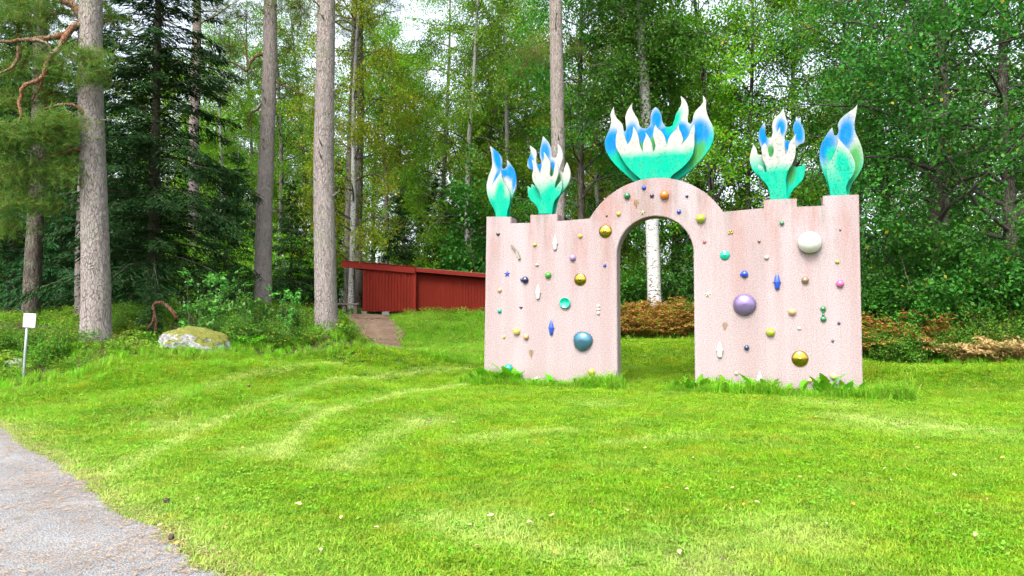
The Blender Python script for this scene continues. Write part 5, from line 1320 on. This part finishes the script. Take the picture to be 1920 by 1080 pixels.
# needles and crumbs on the gravel
k = NM('dry_needles'); g_ = k.n('ShaderNodeNewGeometry'); k.col(k.mix(g_.outputs['Random Per Island'], (.14, .08, .05), (.38, .25, .14))); k.rough(.9)
def litter(seed, nb, rad, ln, wd):
    q = np.random.default_rng(seed); a = q.random(nb) * 6.28; r = rad * np.sqrt(q.random(nb)); c = np.c_[r * np.cos(a), r * np.sin(a), q.uniform(.002, .008, nb)]
    v, f = leaf_quads(c, q.normal(0, 1, (nb, 3)) * np.array([1, 1, .05]), q.normal(0, .15, (nb, 3)) + np.array([0, 0, 1.]), ln * q.uniform(.5, 1.2, nb), np.full(nb, wd)); return np_mesh('litter', v, f)
cL = protos([litter(100 + i, 14, .10, .045, .0035) for i in range(3)] + [litter(104, 3, .07, .03, .016)], k.m)
n = 5200; x, y = wedge(rs, n, 3.4, 9, -60, 520); ps = path_side(x, y); keep = (ps < .12) & (rs.random(n) < .16 + .84 * np.exp(ps / .35)); x, y = x[keep], y[keep]; n = len(x)
scatter('needle_litter', np.c_[x, y, H(x, y) + .026], rots(rs, n, .02), rs.uniform(.6, 1.2, n), rs.integers(0, 4, n), np.zeros(n), cL, 'brown pine needles strewn on the gravel path')

# crumbs, chips and leaf bits on the dirt path
cD = protos([litter(110, 22, .16, .05, .012), litter(111, 18, .16, .035, .018)], k.m)
tq = rs.uniform(0, 1, 420); jx = (tq * (len(dc) - 1)).astype(int); ww = rs.uniform(-1.15, 1.15, 420) * dc[jx, 2]
x = dc[jx, 0] + nl2[jx, 0] * ww; y = dc[jx, 1] + nl2[jx, 1] * ww
scatter('dirt_litter', np.c_[x, y, H(x, y) + .035], rots(rs, 420, .05), rs.uniform(.6, 1.3, 420), rs.integers(0, 2, 420), np.zeros(420), cD, 'leaf bits and chips on the dirt path')
tq = rs.uniform(.1, 1, 420); jx = (tq * (len(dc) - 1)).astype(int); ww = np.where(rs.random(420) < .5, -1, 1) * rs.uniform(.72, 1.3, 420) * dc[jx, 2]
x = dc[jx, 0] + nl2[jx, 0] * ww; y = dc[jx, 1] + nl2[jx, 1] * ww
scatter('path_edge_grass', np.c_[x, y, H(x, y)], rots(rs, 420, .2), rs.uniform(.35, .8, 420), rs.integers(0, 3, 420), rs.uniform(0, .5, 420), cT, 'grass hanging over the dirt path edges')

# weeds at the wall foot: each plant a thing, each leaf a part
M_DAND = L_WEED
def dleaf(L):
    g = []; f = []; n = 12
    for i in range(n + 1):
        t = i / n; w = L * .16 * math.sin(math.pi * min(1, .08 + t * .9)) * (1.15 if i % 2 else .8) + .002
        y_ = L * .55 * t ** 1.3; z_ = L * (t - .35 * t * t)
        g += [(-w, y_, z_ + .15 * w), (0, y_, z_), (w, y_, z_ + .15 * w)]
    for i in range(n):
        b = i * 3; f += [(b, b + 1, b + 4, b + 3), (b + 1, b + 2, b + 5, b + 4)]
    me = bpy.data.meshes.new('weed_leaf'); me.from_pydata(g, [], f); me.update(); me.materials.append(M_DAND); return me
DL = [dleaf(.30), dleaf(.22), dleaf(.38)]
def weed(u, n, s, label):
    sgl = W(u, 720)[0]; off = -rw.uniform(.06, .22); p = GL + GE * sgl + GB * off
    o = empty('broadleaf_weed', (p[0], p[1], h1(p[0], p[1])), 0, label, 'weed', 'weeds at the wall foot'); s *= 1.4
    for i in range(n):
        l = link('leaf', DL[rw.randrange(3)], None, o); l.rotation_euler = (rw.uniform(-.25, .3), rw.uniform(-.2, .2), i * 6.283 / n + rw.uniform(-.4, .4)); l.scale = (s * rw.uniform(.8, 1.2),) * 3
for (u, n, s, lab) in ((918, 9, .95, 'leafy weed at the left corner of the gate'), (936, 8, .8, 'weed second from the left corner of the gate'), (958, 9, 1.15, 'tall weed under the turquoise ball'), (975, 7, .8, 'weed just right of the turquoise ball'),
                       (1085, 7, .6, 'low weed under the blue grey shell'), (1130, 8, .6, 'low weed near the left foot of the arch'), (1160, 7, .55, 'small weed at the left foot of the arch'),
                       (1312, 8, .7, 'weed at the right foot of the arch'), (1360, 5, .75, 'weed below the left white bud'), (1412, 8, .85, 'spreading weed in front of the low white bud'), (1476, 6, .6, 'weed in front of the low teal ball'),
                       (1535, 6, .75, 'weed below the peach ball'), (1548, 6, 1.0, 'tallest weed standing before the right half'), (1630, 7, .7, 'weed past the right corner of the gate'), (893, 8, .75, 'leafy weed just outside the left corner of the gate'), (906, 9, .9, 'bushy weed against the left corner of the gate'), (947, 9, .9, 'bushy weed between the corner weeds and the turquoise ball'),
                       (1008, 7, .6, 'weed in front of the low white ball'), (1040, 7, .55, 'low weed below the blue bud'), (1108, 8, .6, 'low weed below the mustard ball'), (1270, 8, .55, 'low weed in the grass before the arch opening'), (1295, 8, .75, 'bushy weed left of the right arch foot'), (1338, 8, .7, 'weed in front of the low blue ball'),
                       (1440, 7, .7, 'weed right of the low white bud'), (1505, 7, .6, 'weed left of the tallest weed'), (1580, 8, .7, 'weed below the pale lime ball'), (1606, 8, .75, 'bushy weed at the right corner of the gate')):
    weed(u, n, s, lab)

# fallen leaves and cones
me = bpy.data.meshes.new('fallen_leaf'); me.from_pydata([(0, -.03, .004), (.02, -.008, .012), (.013, .018, .01), (0, .034, .003), (-.013, .018, .011), (-.02, -.008, .009), (0, 0, .002)], [], [(0, 1, 6), (1, 2, 6), (2, 3, 6), (3, 4, 6), (4, 5, 6), (5, 0, 6)]); me.update()
me2 = me.copy(); me3 = me.copy()
me.materials.append(plain('tan_leaf', (.38, .25, .12), .7)); me2.materials.append(plain('orange_leaf', (.45, .2, .03), .7)); me3.materials.append(plain('pale_leaf', (.34, .25, .15), .7))
spots = [(1350, 897), (1670, 912), (1366, 967), (1395, 960), (1460, 911), (1500, 908), (928, 835), (1003, 841), (1120, 933), (1176, 974), (1035, 981), (992, 996), (1110, 956), (1250, 930), (1288, 930), (1374, 928), (1420, 958), (1446, 865), (1478, 869),
         (700, 900), (640, 985), (705, 1010), (895, 1045), (1040, 1058), (1275, 1053), (1475, 1038), (920, 985), (880, 1000), (1600, 960), (1660, 890), (1720, 850), (1790, 905), (1850, 950), (1880, 870), (1760, 980), (1830, 1020), (1550, 1000), (1620, 1040),
         (1385, 850), (1300, 870), (1210, 850), (1140, 800), (1440, 800), (1530, 790), (1690, 770), (1760, 742), (1830, 735), (1700, 712), (1770, 725), (1660, 722), (1220, 690), (1245, 660), (1210, 672), (1270, 700), (850, 800), (780, 860), (730, 930), (560, 960), (500, 1000), (600, 1050), (420, 1000), (330, 915), (370, 945), (455, 850), (385, 1035), (410, 1047), (165, 905), (215, 925), (330, 1030), (300, 995)]
for i, (u, v) in enumerate(spots):
    x, y = gpix(u, v); o = link('fallen_leaf', (me, me3, me, me2, me3)[i % 5]); o.location = (x, y, h1(x, y) + (.05 if u > 430 or v < 900 else .028)); o.rotation_euler = (rw.uniform(-.35, .35), rw.uniform(-.35, .35), rw.random() * 6.28); s = rw.uniform(.45, .8); o.scale = (s, s, s)
    tag(o, 'small dry leaf fallen on the grass or path edge', 'leaf', 'fallen leaves')
bm = bmesh.new(); bmesh.ops.create_uvsphere(bm, u_segments=10, v_segments=8, radius=.017)
for v in bm.verts: v.co.x *= 1.5; v.co *= 1 + .18 * ((hash((round(v.co.x, 3), round(v.co.y, 3))) % 2) - .5)
cme = bm_mesh('pine_cone', bm); cme.materials.append(plain('cone_brown', (.05, .032, .02), .9))
for i, (u, v, lab) in enumerate(((467, 731, 'dark pine cone on the rise below the saplings'), (312, 955, 'dark pine cone lying by the path edge'), (320, 1025, 'pine cone nearest the picture bottom on the path'))):
    x, y = gpix(u, v); o = link('pine_cone', cme); o.location = (x, y, h1(x, y) + .05); o.rotation_euler = (0, 0, i); tag(o, lab, 'pine cone', 'pine cones')
